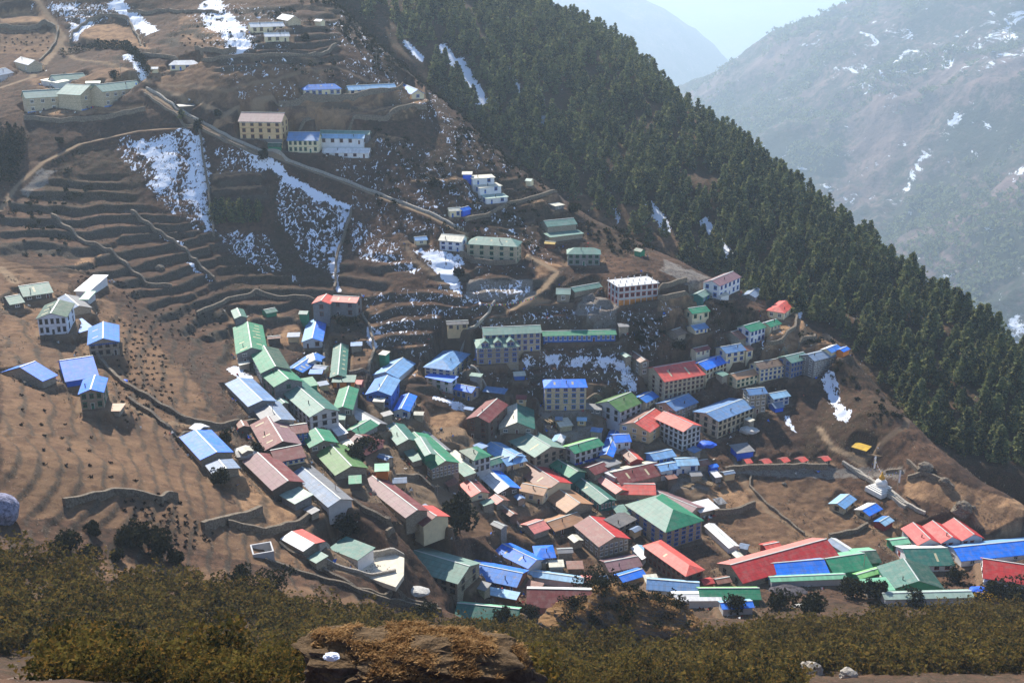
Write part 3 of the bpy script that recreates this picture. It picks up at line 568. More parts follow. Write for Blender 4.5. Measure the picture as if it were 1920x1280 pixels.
b('J',1140,732,1312,887,40,10,'house roofed silver-white on one slope, vivid blue on other','white',c2='vblue',wall='dark',n=3,m=2,wear=.3)
b('J',965,808,1072,918,45,(1240,880),'small house with brick-red roof and grey skirting by dark tree','coral',c2='maroon',wall='cream',n=1,m=1,wear=.3)
b('J',82,792,482,1106,20,9,'very long low shed with purple-grey roof','mauve',c2='maroon',wall='stone',plain=True,cat='shed',name='shed',wear=.25)
b('J',490,1082,640,1180,95,(880,1090),'plain cream house with deep red gable roof left of dark tree','maroon',c2='coral',wall='cream',n=1,plain=True,wear=.1)
b('J',205,688,332,682,12,5,'tiny shed roofed in teal, white and rusty strips','mint',wall='orange',t='shed',plain=True,cat='shed',name='shed',wear=.8)
b('J',1228,932,1300,985,22,6,'small dusty pink roofed shed beside the lane wall','pink',c2='rust',wall='stone',plain=True,cat='shed',name='shed')
b('J',-60,440,110,500,60,11,'house with dusty rose roof behind the small dark pines','mauve',c2='maroon',wall='pinkw',n=3,m=1,wear=.15)
b('I',1640,520,1800,560,30,12,'green gabled roof stepping down toward the dusty rose roof','green',c2='green',wall='grey',r='x',plain=True,wear=.15,sk=2)
# --- lower centre
b('J',1340,372,1645,562,92,(1915,472),'large stone lodge with broad grey-green roof and cream roof strips','ggrey',c2='sage',wall='stone',rows=2,n=5,m=4,fr='dark',cat='lodge',name='lodge',wear=.12,sk=3)
b('H',372,722,640,642,110,9,'two-storey house with lime-edged green roof and blue balcony','green',c2='lime',wall='wgrey',rows=2,n=5,m=1,fr='dark',wear=.15,plinth='vblue')
b('H',588,738,718,752,26,27,'long blue gabled shed with tan stripes on its roof','blue',c2='vblue',wall='tanw',r='x',plain=True,cat='shed',name='shed',wear=.45)
b('H',1088,402,1350,524,185,(1502,462),'four-storey stone hotel wing with long coral red roof','coral',wall='wgrey',rows=4,n=6,m=4,fr='dark',cat='hotel',name='hotel',wear=.12)
b('H',765,458,1050,530,110,19,'older hotel wing with patchwork roof of red, rust and light blue','rust',c2='coral',wall='tanw',rows=2,n=3,m=2,r='x',cat='hotel',name='hotel',wear=.9)
b('H',735,622,885,612,60,9,'white hut with electric blue roof beside the blue gabled shed','vblue',wall='white',n=2,wear=.2,cat='hut',name='hut')
b('H',772,702,872,797,36,6,'long brownish red roofed house above the pale flat roofs','rust',c2='coral',wall='redw',n=3,wear=.25)
b('H',790,1000,1195,905,16,14,'wide low maroon roof with pale upper edge in the centre','maroon',c2='cream',wall='stone',plain=True,wear=.15,sk=2)
b('H',640,892,735,937,60,5,'boxy white stair block attached to wide maroon roof','white',wall='wgrey',t='flat',plain=True,cat='outbuilding',name='outbuilding')
b('H',1090,782,1290,742,40,8,'sky-blue roofed upper wing of the blue and white house group','lblue',wall='blue',n=3,wear=.15)
b('H',1150,882,1325,850,72,7,'lowest sky-blue roofed house of the blue and white group','lblue',wall='white',n=2,m=1,fr='blue',wear=.1)
b('H',1300,832,1495,822,76,8,'white house with palest blue roof and blue doors, right of group','sky',wall='white',n=2,m=1,fr='blue',wear=.08)
b('H',765,1086,1105,1092,18,11,'low building with salmon-sheened far slope and bright red near slope','coral',c2='pink',wall='stone',plain=True,wear=.05)  # far slope: sky sheen put into a salmon tint
b('H',440,872,740,1082,20,6,'very long narrow salmon pink roof beside teal lodge','pink',c2='coral',wall='stone',plain=True,wear=.15)
b('H',82,792,320,936,48,9,'green roofed house uphill of the long teal lodge','green',c2='dkgreen',wall='teal',n=4,wear=.1)
b('L',640,72,865,250,56,(1000,232),'long teal lodge with dark teal walls and white window strip','teal',c2='teal',wall='teal',rows=1,n=6,m=4,fr='white',cat='lodge',name='lodge',wear=.12,band='white',sk=1)
b('J',1435,666,1740,868,55,13,'lodge with brick-red near slope and bright red far slope','rust',c2='red',wall='cream',n=4,fr='dark',wear=.15,cat='lodge',name='lodge',sk=2)
b('L',275,150,455,188,70,8,'small courtyard house with tan roof and cream walls','tan',wall='cream',n=3,m=1,wear=.05)
b('L',442,186,620,310,46,13,'broad tan-brown roof around the dark courtyard','tan',c2='tan',wall='stone',n=5,fr='white',wear=.06)
b('L',540,446,756,372,38,10,'orange-tan roofed hall with lighter far slope','tan',c2='tan',wall='dark',n=2,wear=.05)
b('L',392,462,506,422,22,9,'salmon roofed house joined to orange-tan hall','pink',c2='pink',wall='stone',plain=True,wear=.05)
b('L',675,402,855,556,92,(1100,510),'stone lodge with crimson roof, white ridge strip and tall windows','maroon',c2='red',wall='stone',rows=2,n=5,m=6,fr='white',cat='lodge',name='lodge',wear=.1,band='white')
b('L',932,738,1172,692,32,9,c='mauve',wall='stone',n=4,fr='white',add=True,wear=.15)
b('L',1170,548,1482,768,112,(1645,738),'long lodge with coral hipped roof and dark galleries','coral',c2='coral',wall='dark',rows=2,n=9,m=2,fr='brown',t='hip',cat='lodge',name='lodge',wear=.08,band='dark',sk=1)
b('L',1612,830,1692,816,16,4,'tiny red roofed porch beyond end of long coral lodge','red',wall='redw',plain=True,cat='shed',name='shed')
b('L',1042,252,1335,452,135,(1600,358),'tall corner hotel with big green mansard roof, blue windows','ggrey',c2='green',wall='stone',rows=4,n=5,m=5,fr='blue',t='hip',cat='hotel',name='hotel',rise=.42,wear=.15,band='white')
b('L',1180,215,1490,345,16,12,'long mauve-red roof strip behind the green mansard hotel','mauve',c2='mauve',wall='stone',plain=True,wear=.15)
b('L',1612,402,1792,565,18,4.5,'long white covered shed running down to the fields','white',wall='white',plain=True,cat='shed',name='shed',wear=0,rise=.3)
b('L',1862,562,1925,575,10,4,'tiny grey-blue roofed hut at lower end of white shed','bgrey',wall='grey',plain=True,cat='hut',name='hut')
b('L',100,592,345,712,28,9,'vivid blue gabled house with tan roof patches at village foot','vblue',c2='vblue',wall='wgrey',n=3,wear=.08,sk=2)
b('L',400,640,548,632,26,9,'smaller vivid blue house tucked behind blue gabled one','vblue',c2='vblue',wall='stone',n=2,wear=.08,t='hip')
b('L',500,700,606,697,18,4,'small rusty white sheet shed beside two vivid blue houses','cream',wall='grey',t='shed',plain=True,cat='shed',name='shed',wear=.7)
b('M',1410,535,1800,616,36,12,'long brown-walled row with blue patched roof at village foot','blue',c2='vblue',wall='brownw',n=6,fr='blue',cat='lodge',name='lodge',wear=.4)
b('L',320,762,740,822,14,5,'long thin pale cyan roof above the pink shed','sky',wall='wgrey',plain=True,cat='shed',name='shed',wear=.1)
b('L',335,992,815,1002,14,13,'pink-red long shed with snow-white far slope at lowest edge','maroon',c2='white',wall='pinkw',plain=True,cat='shed',name='shed',wear=.12,rise=.5)
b('M',1352,826,1800,872,12,9,'long shed with teal near slope and mint-sheened far slope','teal',c2='mint',wall='greenw',plain=True,cat='shed',name='shed',wear=.15,rise=.5)  # mint is the far slope's sheen, painted in
b('M',1482,645,1796,705,14,4,'narrow pale blue roof between blue row and teal shed','sky',wall='brownw',plain=True,cat='shed',name='shed',wear=.05,t='shed')
b('L',1198,862,1578,892,14,8,'long shed with faded blue near slope and pale-sheened far slope','wblue',c2='sky',wall='wgrey',plain=True,cat='shed',name='shed',wear=.35,rise=.45)  # pale far slope paints reflected sky over the blue
b('L',1030,812,1200,760,14,6,'small blue roof peeking behind the rocky knoll','vblue',wall='stone',plain=True,cat='shed',name='shed')
b('L',1395,945,1742,942,60,6,'plain off-white long shed below the faded blue one','white',wall='white',plain=True,cat='shed',name='shed',wear=.05,rise=.25)
b('K',-88,1138,290,1136,14,8,'long green shed with light green-sheened far slope right of knoll','green',c2='lime',wall='greenw',plain=True,cat='shed',name='shed',wear=.1,rise=.5)  # lighter green paints the sheen on the far slope
b('K',48,1196,246,1184,10,5,'low royal blue roof below the long green shed','vblue',c2='sky',wall='wgrey',plain=True,cat='shed',name='shed',wear=.15)  # paler c2 is sky sheen painted on the far slope
b('M',100,266,262,356,18,(435,292),'shed roofed in white sheets with red patches','white',c2='coral',wall='stone',plain=True,cat='shed',name='shed',wear=.9,rise=.2)
b('M',445,336,655,420,18,8,'teal lean-to hall inside the white courtyard','teal',wall='white',t='shed',plain=True,cat='hall',name='hall',wear=.15,rise=.15,Hm=1.6)
b('M',975,472,1376,592,100,15,'large hall with grey-green roof below white courtyard','ggrey',c2='sage',wall='stone',rows=2,n=6,m=2,fr='dark',cat='hall',name='hall',wear=.15)
# --- lower right
b('K',175,1036,775,868,14,15,'huge crimson-roofed hall with pink-sheened far slope','red',c2='pink',wall='stone',n=2,m=2,fr='dark',cat='hall',name='hall',wear=.03,rise=.45)  # pink far slope is reflected sky put into the roof colour
b('K',335,1008,716,976,18,12,'vivid blue hall with light blue-sheened far slope before crimson hall','vblue',c2='lblue',wall='wgrey',plain=True,cat='hall',name='hall',wear=.12,rise=.42)  # far slope lightened to paint its sky sheen
b('K',740,978,985,942,16,13,'green hall with mint-sheened far slope right of blue hall','green',c2='mint',wall='greenw',plain=True,cat='hall',name='hall',wear=.1,rise=.4)  # mint tint paints sheen on the far slope
b('K',902,1008,1046,966,12,4,'narrow yellow-green roofed shed below the green hall','lime',wall='greenw',plain=True,cat='shed',name='shed',wear=.05)
b('K',350,1026,820,1006,10,4,'long thin mint roof at foot of the blue hall','mint',wall='wgrey',plain=True,cat='shed',name='shed',wear=.05)
b('K',902,916,1036,906,12,11,'dark green hall with pale-sheened far slope behind the white-gabled house','dkgreen',c2='mint',wall='greenw',plain=True,cat='hall',name='hall',wear=.05)  # far slope made pale with painted sky sheen
b('K',1210,930,1490,924,40,15,'white-gabled house with snow-white far slope and green near slope','teal',c2='white',wall='white',n=4,m=2,fr='red',wear=.08,sk=5,rise=.4)
b('K',1095,1072,1425,1070,10,15,'plain dark green gabled roof in front of white-gabled house','teal',c2='dkgreen',wall='greenw',r='x',plain=True,wear=.05)
b('K',1055,1136,1610,1122,16,5,'very long pale mint roofed shed along the lower edge','paleg',wall='white',plain=True,cat='shed',name='shed',wear=.05)
b('K',955,1092,1120,1076,10,7,'small pale mint roof left of plain dark green one','mint',wall='wgrey',plain=True,cat='shed',name='shed',wear=.1,t='shed')
b('K',1260,800,1405,788,52,13,'red lodge whose roof breaks into three front gables','red',c2='red',wall='wgrey',n=2,m=1,fr='red',r='x',cat='lodge',name='lodge',wear=.05,rise=.5)
b('K',1402,788,1536,772,54,13,c='red',c2='red',wall='wgrey',n=3,fr='red',r='x',add=True,wear=.05,rise=.5)
b('K',1534,772,1672,756,54,13,c='red',c2='red',wall='wgrey',n=3,m=1,fr='red',r='x',add=True,wear=.05,rise=.5)
b('K',1105,800,1216,786,12,5,'small teal roof left of the three-gabled red lodge','mint',wall='greenw',plain=True,cat='shed',name='shed',wear=.05)
b('K',1530,898,2080,842,16,12,'long hall with vivid blue near slope and pale blue-sheened far slope','vblue',c2='lblue',wall='white',n=4,m=1,cat='hall',name='hall',wear=.05,rise=.4)  # sky sheen of the far slope painted as paler blue
b('K',1665,1003,2020,1058,22,15,'red hall with white timbered gable cut by picture edge','red',c2='pink',wall='white',n=3,m=3,fr='dark',cat='hall',name='hall',wear=.04,rise=.5)  # pink c2 paints the sheen of the far red slope
b('R',835,765,945,712,60,8,'dark flat-roofed stone block squeezed between teal lodge and mansard hotel','dgrey',wall='stone',rows=2,n=3,m=1,fr='dark',t='shed',rise=.08)
b('R',905,885,972,955,10,5,'pale plastic tunnel roof between crimson lodge and coral lodge','white',c2='sky',wall='wgrey',plain=True,cat='greenhouse',name='greenhouse',wear=.2)
b('R',690,448,785,412,12,9,'maroon roof between lime-edged green house and pink strip','maroon',wall='stone',plain=True,cat='shed',name='shed',wear=.2)
b('R',1318,396,1386,384,22,6,'rusty low roof at right of the palest blue house','rust',wall='stone',plain=True,cat='shed',name='shed',wear=.7)
b('R',765,402,850,374,12,8,'flat grey roof above the wide maroon roof','grey',wall='grey',t='shed',plain=True,cat='shed',name='shed',rise=.08,wear=.3)
b('R',425,248,492,256,8,7,'small blue and white ridged roof left of lime-edged green house','lblue',c2='white',wall='wgrey',r='x',plain=True,cat='shed',name='shed')
b('R',622,1094,694,1088,12,5,'little pink roof behind the dark bushy tree','pink',wall='tanw',plain=True,cat='shed',name='shed')
b('R',1005,1112,1085,1105,10,6,'cream roof just behind the knoll top','cream',wall='tanw',t='shed',plain=True,cat='shed',name='shed',wear=.4)
b('R',835,696,905,684,12,7,'grey-green lean-to at the left foot of mansard hotel','ggrey',wall='stone',t='shed',plain=True,cat='shed',name='shed')
b('R',1130,140,1215,110,30,7,'small grey-roofed store under the long cream hotel','grey',wall='stone',plain=True,cat='shed',name='shed',wear=.4)
b('R',480,160,560,150,14,7,'low store with pale stone-weighted roof in rubble yard','cream',wall='stone',t='shed',plain=True,cat='shed',name='shed',wear=.7)
b('R',330,965,400,975,20,5,'small grey sheet hut beside smaller vivid blue house','grey',wall='stone',t='shed',plain=True,cat='hut',name='hut',wear=.5)
b('J',905,640,1010,735,12,5,'dull green flat roof with snow behind small brick-red roof','ggrey',wall='stone',t='shed',plain=True,cat='shed',name='shed',wear=.4)
b('J',600,352,800,520,14,4.5,'long narrow grey-white roof uphill of emerald lodge','cream',c2='grey',wall='stone',plain=True,cat='shed',name='shed',wear=.4)
b('I',1520,470,1600,560,10,4,'row of white barrels roofed with grey sheet by emerald house','white',wall='grey',t='shed',plain=True,cat='shed',name='shed',wear=.6)
b('E',190,372,305,360,30,13,'pale teal roof at the uphill end of the long green row','sage',c2='teal',wall='grey',r='x',plain=True,cat='shed',name='shed')
b('E',1485,690,1550,700,26,4,'tiny dark green box hut above the weathered blue house','cream',wall='greenw',t='shed',plain=True,cat='hut',name='hut')
b('F',1690,985,1860,1000,50,5,'two grey containers roofed in sheet right of blue hotel','grey',wall='grey',n=3,cat='outbuilding',name='outbuilding',t='shed',wear=.5)
# --- small things in the fields
for (x1,y1,x2,y2), lb in zip([(130,248,205,236),(350,256,436,232),(580,238,656,215),(795,236,870,206),(1066,222,1146,200)],
        ['little red-roofed stone hut, first of the row from the hotel side','little red-roofed stone hut, second of the row','middle one of the five little red-roofed stone huts','little red-roofed stone hut, fourth of the row','little red-roofed stone hut set apart nearest the stupa']):
    b('Q',x1,y1,x2,y2,46,4.6,lb,'coral',c2='maroon',wall='stone',n=2,fr='dark',cat='hut',name='hut',group='row of little red-roofed huts',wear=.15,door=1)
b('Q',1385,46,1562,98,60,5,'open hut with bright yellow roof above the stupa','yellow',wall='dark',t='shed',rise=.2,plain=True,cat='hut',name='hut',wear=.05)
b('Q',1305,792,1450,676,42,(1132,708),'field hut with all sky-blue roof, upper of the pair','lblue',c2='sky',wall='beige',n=2,m=1,fr='dark',cat='hut',name='hut',wear=.08)
b('Q',1600,876,1762,792,52,(1432,790),'field hut with vivid blue and white roof, lower of pair','vblue',c2='white',wall='beige',n=2,m=1,fr='dark',cat='hut',name='hut',wear=.03)
b('Q',1790,996,1900,930,14,5,'low blue and white sheet shed right of the two field huts','sky',c2='blue',wall='redw',plain=True,cat='shed',name='shed',wear=.2)
b('K',140,230,250,215,14,7,'ragged grey sheet shelter with blue skirt below cream hotel','grey',wall='vblue',t='shed',plain=True,cat='shelter',name='shelter',wear=.6)
b('H',1600,850,1670,835,14,3,'tiny bright blue tarpaulin shelter by the timber yard','vblue',wall='vblue',plain=True,cat='shelter',name='shelter',wear=0)
b('H',1640,935,1700,925,22,5,'small white-roofed shed beside the timber yard','white',wall='grey',t='shed',plain=True,cat='shed',name='shed')
b('H',1500,1250,1675,1210,14,8,'low ragged white sheet roof by the bare trees','white',wall='stone',t='shed',plain=True,cat='shed',name='shed',wear=.6,rise=.1)
b('K',330,838,425,818,10,6,'tiny rust-red roof behind the crimson hall','coral',wall='redw',plain=True,cat='shed',name='shed',wear=.2)
b('K',690,775,825,862,12,5,'long grey-blue covered shed at the end of crimson hall','bgrey',c2='white',wall='wgrey',plain=True,cat='shed',name='shed',wear=.2)

VF = np.array([0, CP, -SP])
def solve(s):
    v = s['view']; a = px(v, s['x1'], s['y1']); e = px(v, s['x2'], s['y2']); k = VW[v][2]; hp = s['h']/k
    front = a if a[1] >= e[1] else e
    if s['Hm']:
        P = hit(front[0], front[1], s['Hm']); Hh = s['Hm']; ze = P[2]; zb = ze-Hh
    elif hp >= 7:
        P = hit(front[0], front[1]+hp); q = (640-front[1])/F
        d = rays(*front); tt = math.hypot(P[0], P[1])/math.hypot(d[0], d[1]); ze = d[2]*tt; zb = P[2]; Hh = ze-zb
        if Hh < 2.2: Hh = 2.2; ze = zb+Hh
    else:
        Hh = 2.7; P = hit(front[0], front[1], Hh); ze = P[2]; zb = ze-Hh
    pl = lambda p: rays(*p)*(ze/rays(*p)[2])
    A, E = pl(a), pl(e); L = math.hypot(E[0]-A[0], E[1]-A[1]); ex, ey = (E-A)[:2]/L
    W = s['W']
    if isinstance(W, tuple):
        c = pl(px(v, *W)); W = abs(-(c[0]-A[0])*ey+(c[1]-A[1])*ex); W = min(max(W, 4), 20)
    s.update(L=L, Wm=W, H=Hh, zb=zb, ox=A[0], oy=A[1], ex=ex, ey=ey)
for s in B: solve(s)
# level the ground under every house
def pad(s, m=0.5, bl=2.2, dz=0.0):
    global TZ2
    cx = s['ox']+s['ex']*s['L']/2-s['ey']*s['Wm']/2; cy = s['oy']+s['ey']*s['L']/2+s['ex']*s['Wm']/2; R = (s['L']+s['Wm'])/2+8
    ok = (np.abs(TX-cx) < R) & (np.abs(TY-cy) < R)
    x = TX[ok]-s['ox']; y = TY[ok]-s['oy']; lx = x*s['ex']+y*s['ey']; ly = -x*s['ey']+y*s['ex']
    dx = np.maximum(np.maximum(-m-lx, lx-s['L']-m), 0); dy = np.maximum(np.maximum(-m-ly, ly-s['Wm']-m), 0)
    d = np.hypot(dx, dy); k = 1-sstep(0.3, bl, d)
    TZ2[ok] = TZ2[ok]*(1-k)+(s['zb']+dz)*k
    snow[ok] *= 1-k*0.5; riser[ok] *= 1-k
    in_ = k > 0.4; pp = pale[ok]; pp[in_] = np.maximum(pp[in_], 0.35); pale[ok] = pp
for s in sorted(B, key=lambda s: -s['oy']):
    if not s['Hm']: pad(s)
# white yard
YZ = float(hit(700, 1075)[2])
yd = [cz(u_, v_, YZ)[:2] for u_, v_ in ((598,1050),(632,1002),(758,1045),(757,1078),(742,1100))]
snow = blur(np.clip(snow, 0, 1.2), 3)
# ------------------------------------------------------------ ground material
def mat_ground():
    t = NT('hillside_ground'); pos = t.n('ShaderNodeNewGeometry').outputs['Position']
    A = t.n('ShaderNodeAttribute', attribute_name='mA'); Bn = t.n('ShaderNodeAttribute', attribute_name='mB')
    sa = t.n('ShaderNodeSeparateColor'); t.l(A.outputs[0], sa.inputs[0]); sb = t.n('ShaderNodeSeparateColor'); t.l(Bn.outputs[0], sb.inputs[0])
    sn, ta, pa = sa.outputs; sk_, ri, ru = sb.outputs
    n1 = t.noise(0.045, 5, pos, 0.6); n2 = t.noise(0.5, 5, pos, 0.7); n3 = t.noise(2.3, 4, pos, 0.7); n4 = t.noise(0.16, 5, pos, 0.65, 0.6)
    base = t.mix(t.ramp(n1, 0.35, 0.65), lin((76, 58, 47)), lin((104, 78, 61)))
    base = t.mix(t.math('MULTIPLY', t.ramp(n2, 0.45, 0.6), 0.75), base, lin((58, 48, 41)))
    tanc = t.mix(t.ramp(n4, 0.35, 0.68), lin((164, 130, 97)), lin((112, 86, 66)))
    base = t.mix(t.math('MULTIPLY', ta, t.math('ADD', t.math('MULTIPLY', n2, 0.5), 0.72), clamp=True), base, tanc)
    # dry-stone risers: dark stone and moss
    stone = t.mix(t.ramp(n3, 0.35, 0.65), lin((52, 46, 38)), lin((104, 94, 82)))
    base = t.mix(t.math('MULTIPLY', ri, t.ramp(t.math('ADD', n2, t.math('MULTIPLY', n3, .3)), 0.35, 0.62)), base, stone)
    scr = t.mix(t.ramp(n3, 0.4, 0.62), lin((46, 40, 30)), lin((92, 76, 58)))
    base = t.mix(t.math('MULTIPLY', sk_, t.ramp(n2, 0.38, 0.56)), base, scr)
    pal = t.mix(t.ramp(n3, 0.35, 0.7), lin((134, 112, 88)), lin((168, 146, 118)))
    base = t.mix(pa, base, pal)
    vor = t.n('ShaderNodeTexVoronoi'); vor.inputs['Scale'].default_value = 0.8; t.l(pos, vor.inputs['Vector'])
    rb = t.mix(t.ramp(n3, 0.3, 0.7), lin((96, 88, 80)), lin((164, 156, 146)))
    base = t.mix(t.math('MULTIPLY', ru, t.ramp(n2, 0.3, 0.5)), base, rb)
    # grass tufts: little dark and light specks
    base = t.mix(t.math('MULTIPLY', t.ramp(n3, 0.54, 0.62), 0.45), base, lin((52, 44, 35)))
    base = t.mix(t.math('MULTIPLY', t.ramp(t.noise(1.1, 3, pos, 0.8), 0.64, 0.68), 0.5), base, lin((160, 146, 128)))
    # snow: breaks into patches by noise against how much lies there
    sv = t.scale(pos, (0.42, 0.12, 0.4)); m1 = t.math('ADD', t.math('MULTIPLY', t.noise(1.0, 4, sv, 0.6, 1.2), 0.66), t.math('MULTIPLY', t.noise(3.3, 4, sv, 0.7, .5), 0.34))
    s0 = t.math('ADD', t.math('MULTIPLY', sn, 0.47), t.math('MULTIPLY', m1, 1.0))
    s1 = t.ramp(s0, 0.795, 0.82)
    s1 = t.math('MULTIPLY', s1, t.math('GREATER_THAN', sn, 0.05))
    col = t.mix(s1, base, (0.80, 0.84, 0.92))
    hgt = t.math('ADD', t.math('MULTIPLY', n2, 0.7), t.math('MULTIPLY', n3, 0.3))
    t.bsdf(col, 0.95, 0.12, 0, t.bump(hgt, 0.7, 0.7))
    return t.m
MG = mat_ground()
DU = DV = None
def HF_build():
    rr = np.searchsorted(rows, 0)
    def HF(x, y):
        x = np.asarray(x, float); y = np.asarray(y, float)
        fy = np.clip(np.interp(y, rows, np.arange(len(rows))), 0, len(rows)-1.001); j = fy.astype(int); b_ = fy-j
        def row(j):
            w = Wd[j]; f = np.clip((x/w+1)/2*(NC-1), 0, NC-1.001); i = f.astype(int); a = f-i
            return TZ2[j, i]*(1-a)+TZ2[j, i+1]*a
        return row(j)*(1-b_)+row(j+1)*b_
    return HF
# level courtyard
ok = (np.abs(TX-np.mean([p[0] for p in yd])) < 40) & (np.abs(TY-np.mean([p[1] for p in yd])) < 40)
m = np.zeros(TX.shape, bool); m[ok] = inpoly(TX[ok], TY[ok], yd)
km = blur(m.astype(float), 2); TZ2 = TZ2*(1-km)+(YZ-.15)*km; riser *= 1-km; snow *= 1-km
yard = np.clip(blur(m.astype(float), 1), 0, 1)
keep = (TX > -474) & (TX < 474)
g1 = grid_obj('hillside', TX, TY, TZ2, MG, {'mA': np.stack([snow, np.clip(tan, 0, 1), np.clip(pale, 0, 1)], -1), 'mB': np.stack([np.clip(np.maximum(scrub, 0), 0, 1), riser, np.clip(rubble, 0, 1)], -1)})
tag(g1, 'terraced brown hillside bowl with snow patches and dirt paths', kind='structure')
HF = HF_build()
yo = mesh_obj('courtyard', [(p[0], p[1], YZ) for p in yd]+[(p[0], p[1], YZ-1.5) for p in yd], [list(range(5))[::-1]]+[(i, (i+1) % 5, 5+(i+1) % 5, 5+i) for i in range(5)], [mat_plain('limewashed_yard', (214,204,184), 0.9, 0.1, 0.1)])
if yo.data.polygons[0].normal.z < 0: yo.data.flip_normals()
tag(yo, 'whitewashed level yard', kind='structure')

# ------------------------------------------------------------ forest hill, far mountains, valley floor
SIL2 = [(980,0,1000),(1030,40,980),(1150,95,945),(1200,145,870),(1290,212,830),(1400,302,770),(1480,372,735),(1550,432,700),(1650,502,660),(1780,602,612),(1920,702,572)]
p2 = [cd(*p) for p in SIL2+[(700,20,820),(850,190,740),(900,100,800),(1040,330,700),(1100,250,750),(1150,420,670),(1300,480,650),(1430,550,625),(1300,350,700),(1580,630,590),(1600,560,625),(1700,760,555),(1760,700,580),(1900,910,510),(1900,800,545),(900,-100,1010),(700,-80,900)]]
for u, v, d in SIL2:
    q = cd(u, v, d); h = math.hypot(q[0], q[1]); ux, uy = q[0]/h+.35, q[1]/h; n = math.hypot(ux, uy); ux /= n; uy /= n
    p2 += [(q[0]+ux*40, q[1]+uy*40, q[2]-14), (q[0]+ux*160, q[1]+uy*160, q[2]-130)]
H2b = tps_fit(p2)
def gully(x, y):      # grooves running down the slope
    s = x*0.80+y*0.60
    return (ridged(s/85, (y-x)/500, 3, 61)-0.55)*26
def H2(x, y): return H2b(x, y)+gully(x, y)*0.55+(fbm(x/18, y/18, 3, 71)-.5)*5
a0 = np.linspace(-0.16, 0.62, 330); r0 = np.linspace(470, 1250, 300)
AA, RR = np.meshgrid(a0, r0); X2, Y2 = np.sin(AA)*RR, np.cos(AA)*RR; Z2 = H2(X2, Y2)
U2, V2 = project(X2, Y2, Z2)
vil = inpoly(U2, V2, [(600,-40),(700,60),(850,225),(1030,375),(1160,455),(1300,525),(1440,600),(1580,680),(1680,800),(1760,880),(1990,1010),(1990,1400),(-400,1400),(-400,-40)])
Z2 = Z2-120*np.minimum(1, blur(vil.astype(float), 3))
sn2 = np.zeros(X2.shape)
for p, w in [([(862,120),(880,150),(905,195)],16),([(830,90),(860,130)],12),([(1215,385),(1240,410),(1250,432)],12),([(1322,418),(1345,450),(1368,482)],13),([(1408,480),(1420,520)],9),([(1010,170),(1020,230)],7),([(960,130),(975,180)],6),([(760,80),(790,110)],8),([(1490,560),(1500,590)],7),([(1150,390),(1160,412)],6)]:
    pl_ = np.array(p, float)
    for a, c in zip(pl_[:-1], pl_[1:]):
        e = c-a; tt = np.clip(((U2-a[0])*e[0]+(V2-a[1])*e[1])/(e@e), 0, 1); d = np.hypot(U2-a[0]-tt*e[0], V2-a[1]-tt*e[1])
        sn2 = np.maximum(sn2, 1-sstep(w*.5, w*1.1, d))
sn2 = np.maximum(sn2*0.95, 0.30)
bare2 = np.zeros(X2.shape)
for poly in [[(1040,350),(1230,400),(1300,480),(1160,440)],[(1020,40),(1150,110),(1290,210),(1180,150),(1060,80)],[(1270,180),(1340,250),(1330,260),(1260,200)],[(1640,500),(1560,440),(1560,450)]]:
    bare2[inpoly(U2, V2, poly)] = 1
zz = np.zeros(X2.shape)
g2 = grid_obj('forest_hill', X2, Y2, Z2, MG, {'mA': np.stack([sn2, bare2*.55, zz], -1), 'mB': np.stack([1-bare2*.7, zz, zz], -1)})
tag(g2, 'steep hillside under the pine forest', kind='structure')

def mat_mount():
    t = NT('mountain_side'); pos = t.n('ShaderNodeNewGeometry').outputs['Position']
    A = t.n('ShaderNodeAttribute', attribute_name='mA'); sa = t.n('ShaderNodeSeparateColor'); t.l(A.outputs[0], sa.inputs[0])
    n1 = t.noise(0.0015, 6, pos, 0.65); n2 = t.noise(0.0075, 6, pos, 0.7); n3 = t.noise(0.035, 5, pos, 0.7)
    base = t.mix(t.ramp(n2, 0.35, 0.65), lin((84, 68, 68)), lin((124, 102, 96)))
    fo = t.math('ADD', t.math('MULTIPLY', n1, 0.7), t.math('MULTIPLY', n3, 0.45))
    base = t.mix(t.math('MULTIPLY', t.ramp(fo, 0.50, 0.62), 0.9), base, lin((38, 50, 34)))
    m = t.noise(1.0, 7, t.scale(pos, (0.010, 0.006, 0.016)), 0.75, 0.8)
    s = t.ramp(t.math('ADD', m, t.math('MULTIPLY', sa.outputs[0], 0.24)), 0.68, 0.72)
    col = t.mix(s, base, (0.82, 0.86, 0.93))
    t.bsdf(col, 0.95, 0.1, 0, t.bump(n3, 14.0, 0.8)); return t.m
MM = mat_mount()
K3 = 2.1
p3 = [cd(p[0], p[1], p[2]*K3) for p in [(1290,190,3300),(1340,160,3300),(1400,120,3250),(1500,90,3150),(1600,40,3100),(1700,-5,3050),(1800,-50,3000),(1920,-70,2950),(1300,220,3100),(1400,330,2550),(1500,430,2250),(1600,520,2000),(1700,600,1830),(1900,720,1620),
   (1920,400,1950),(1920,100,2500),(1700,200,2550),(1600,200,2650),(1500,250,2650),(1800,400,2100),(2100,400,1900),(2100,100,2400),(2100,750,1500)]]
for u, v, d in [(1290,190,3300),(1400,120,3250),(1600,40,3100),(1700,-5,3050),(1920,-70,2950)]:
    q = cd(u, v, d*K3); p3.append((q[0]*1.12, q[1]*1.12, q[2]-160)); p3.append((q[0]*1.4, q[1]*1.4, q[2]-1000))
for u, v, d in [(1300,600,1500),(1500,700,1400),(1700,800,1300),(1920,850,1250)]: p3.append(cd(u, v, d*K3))
H3b = tps_fit(p3)
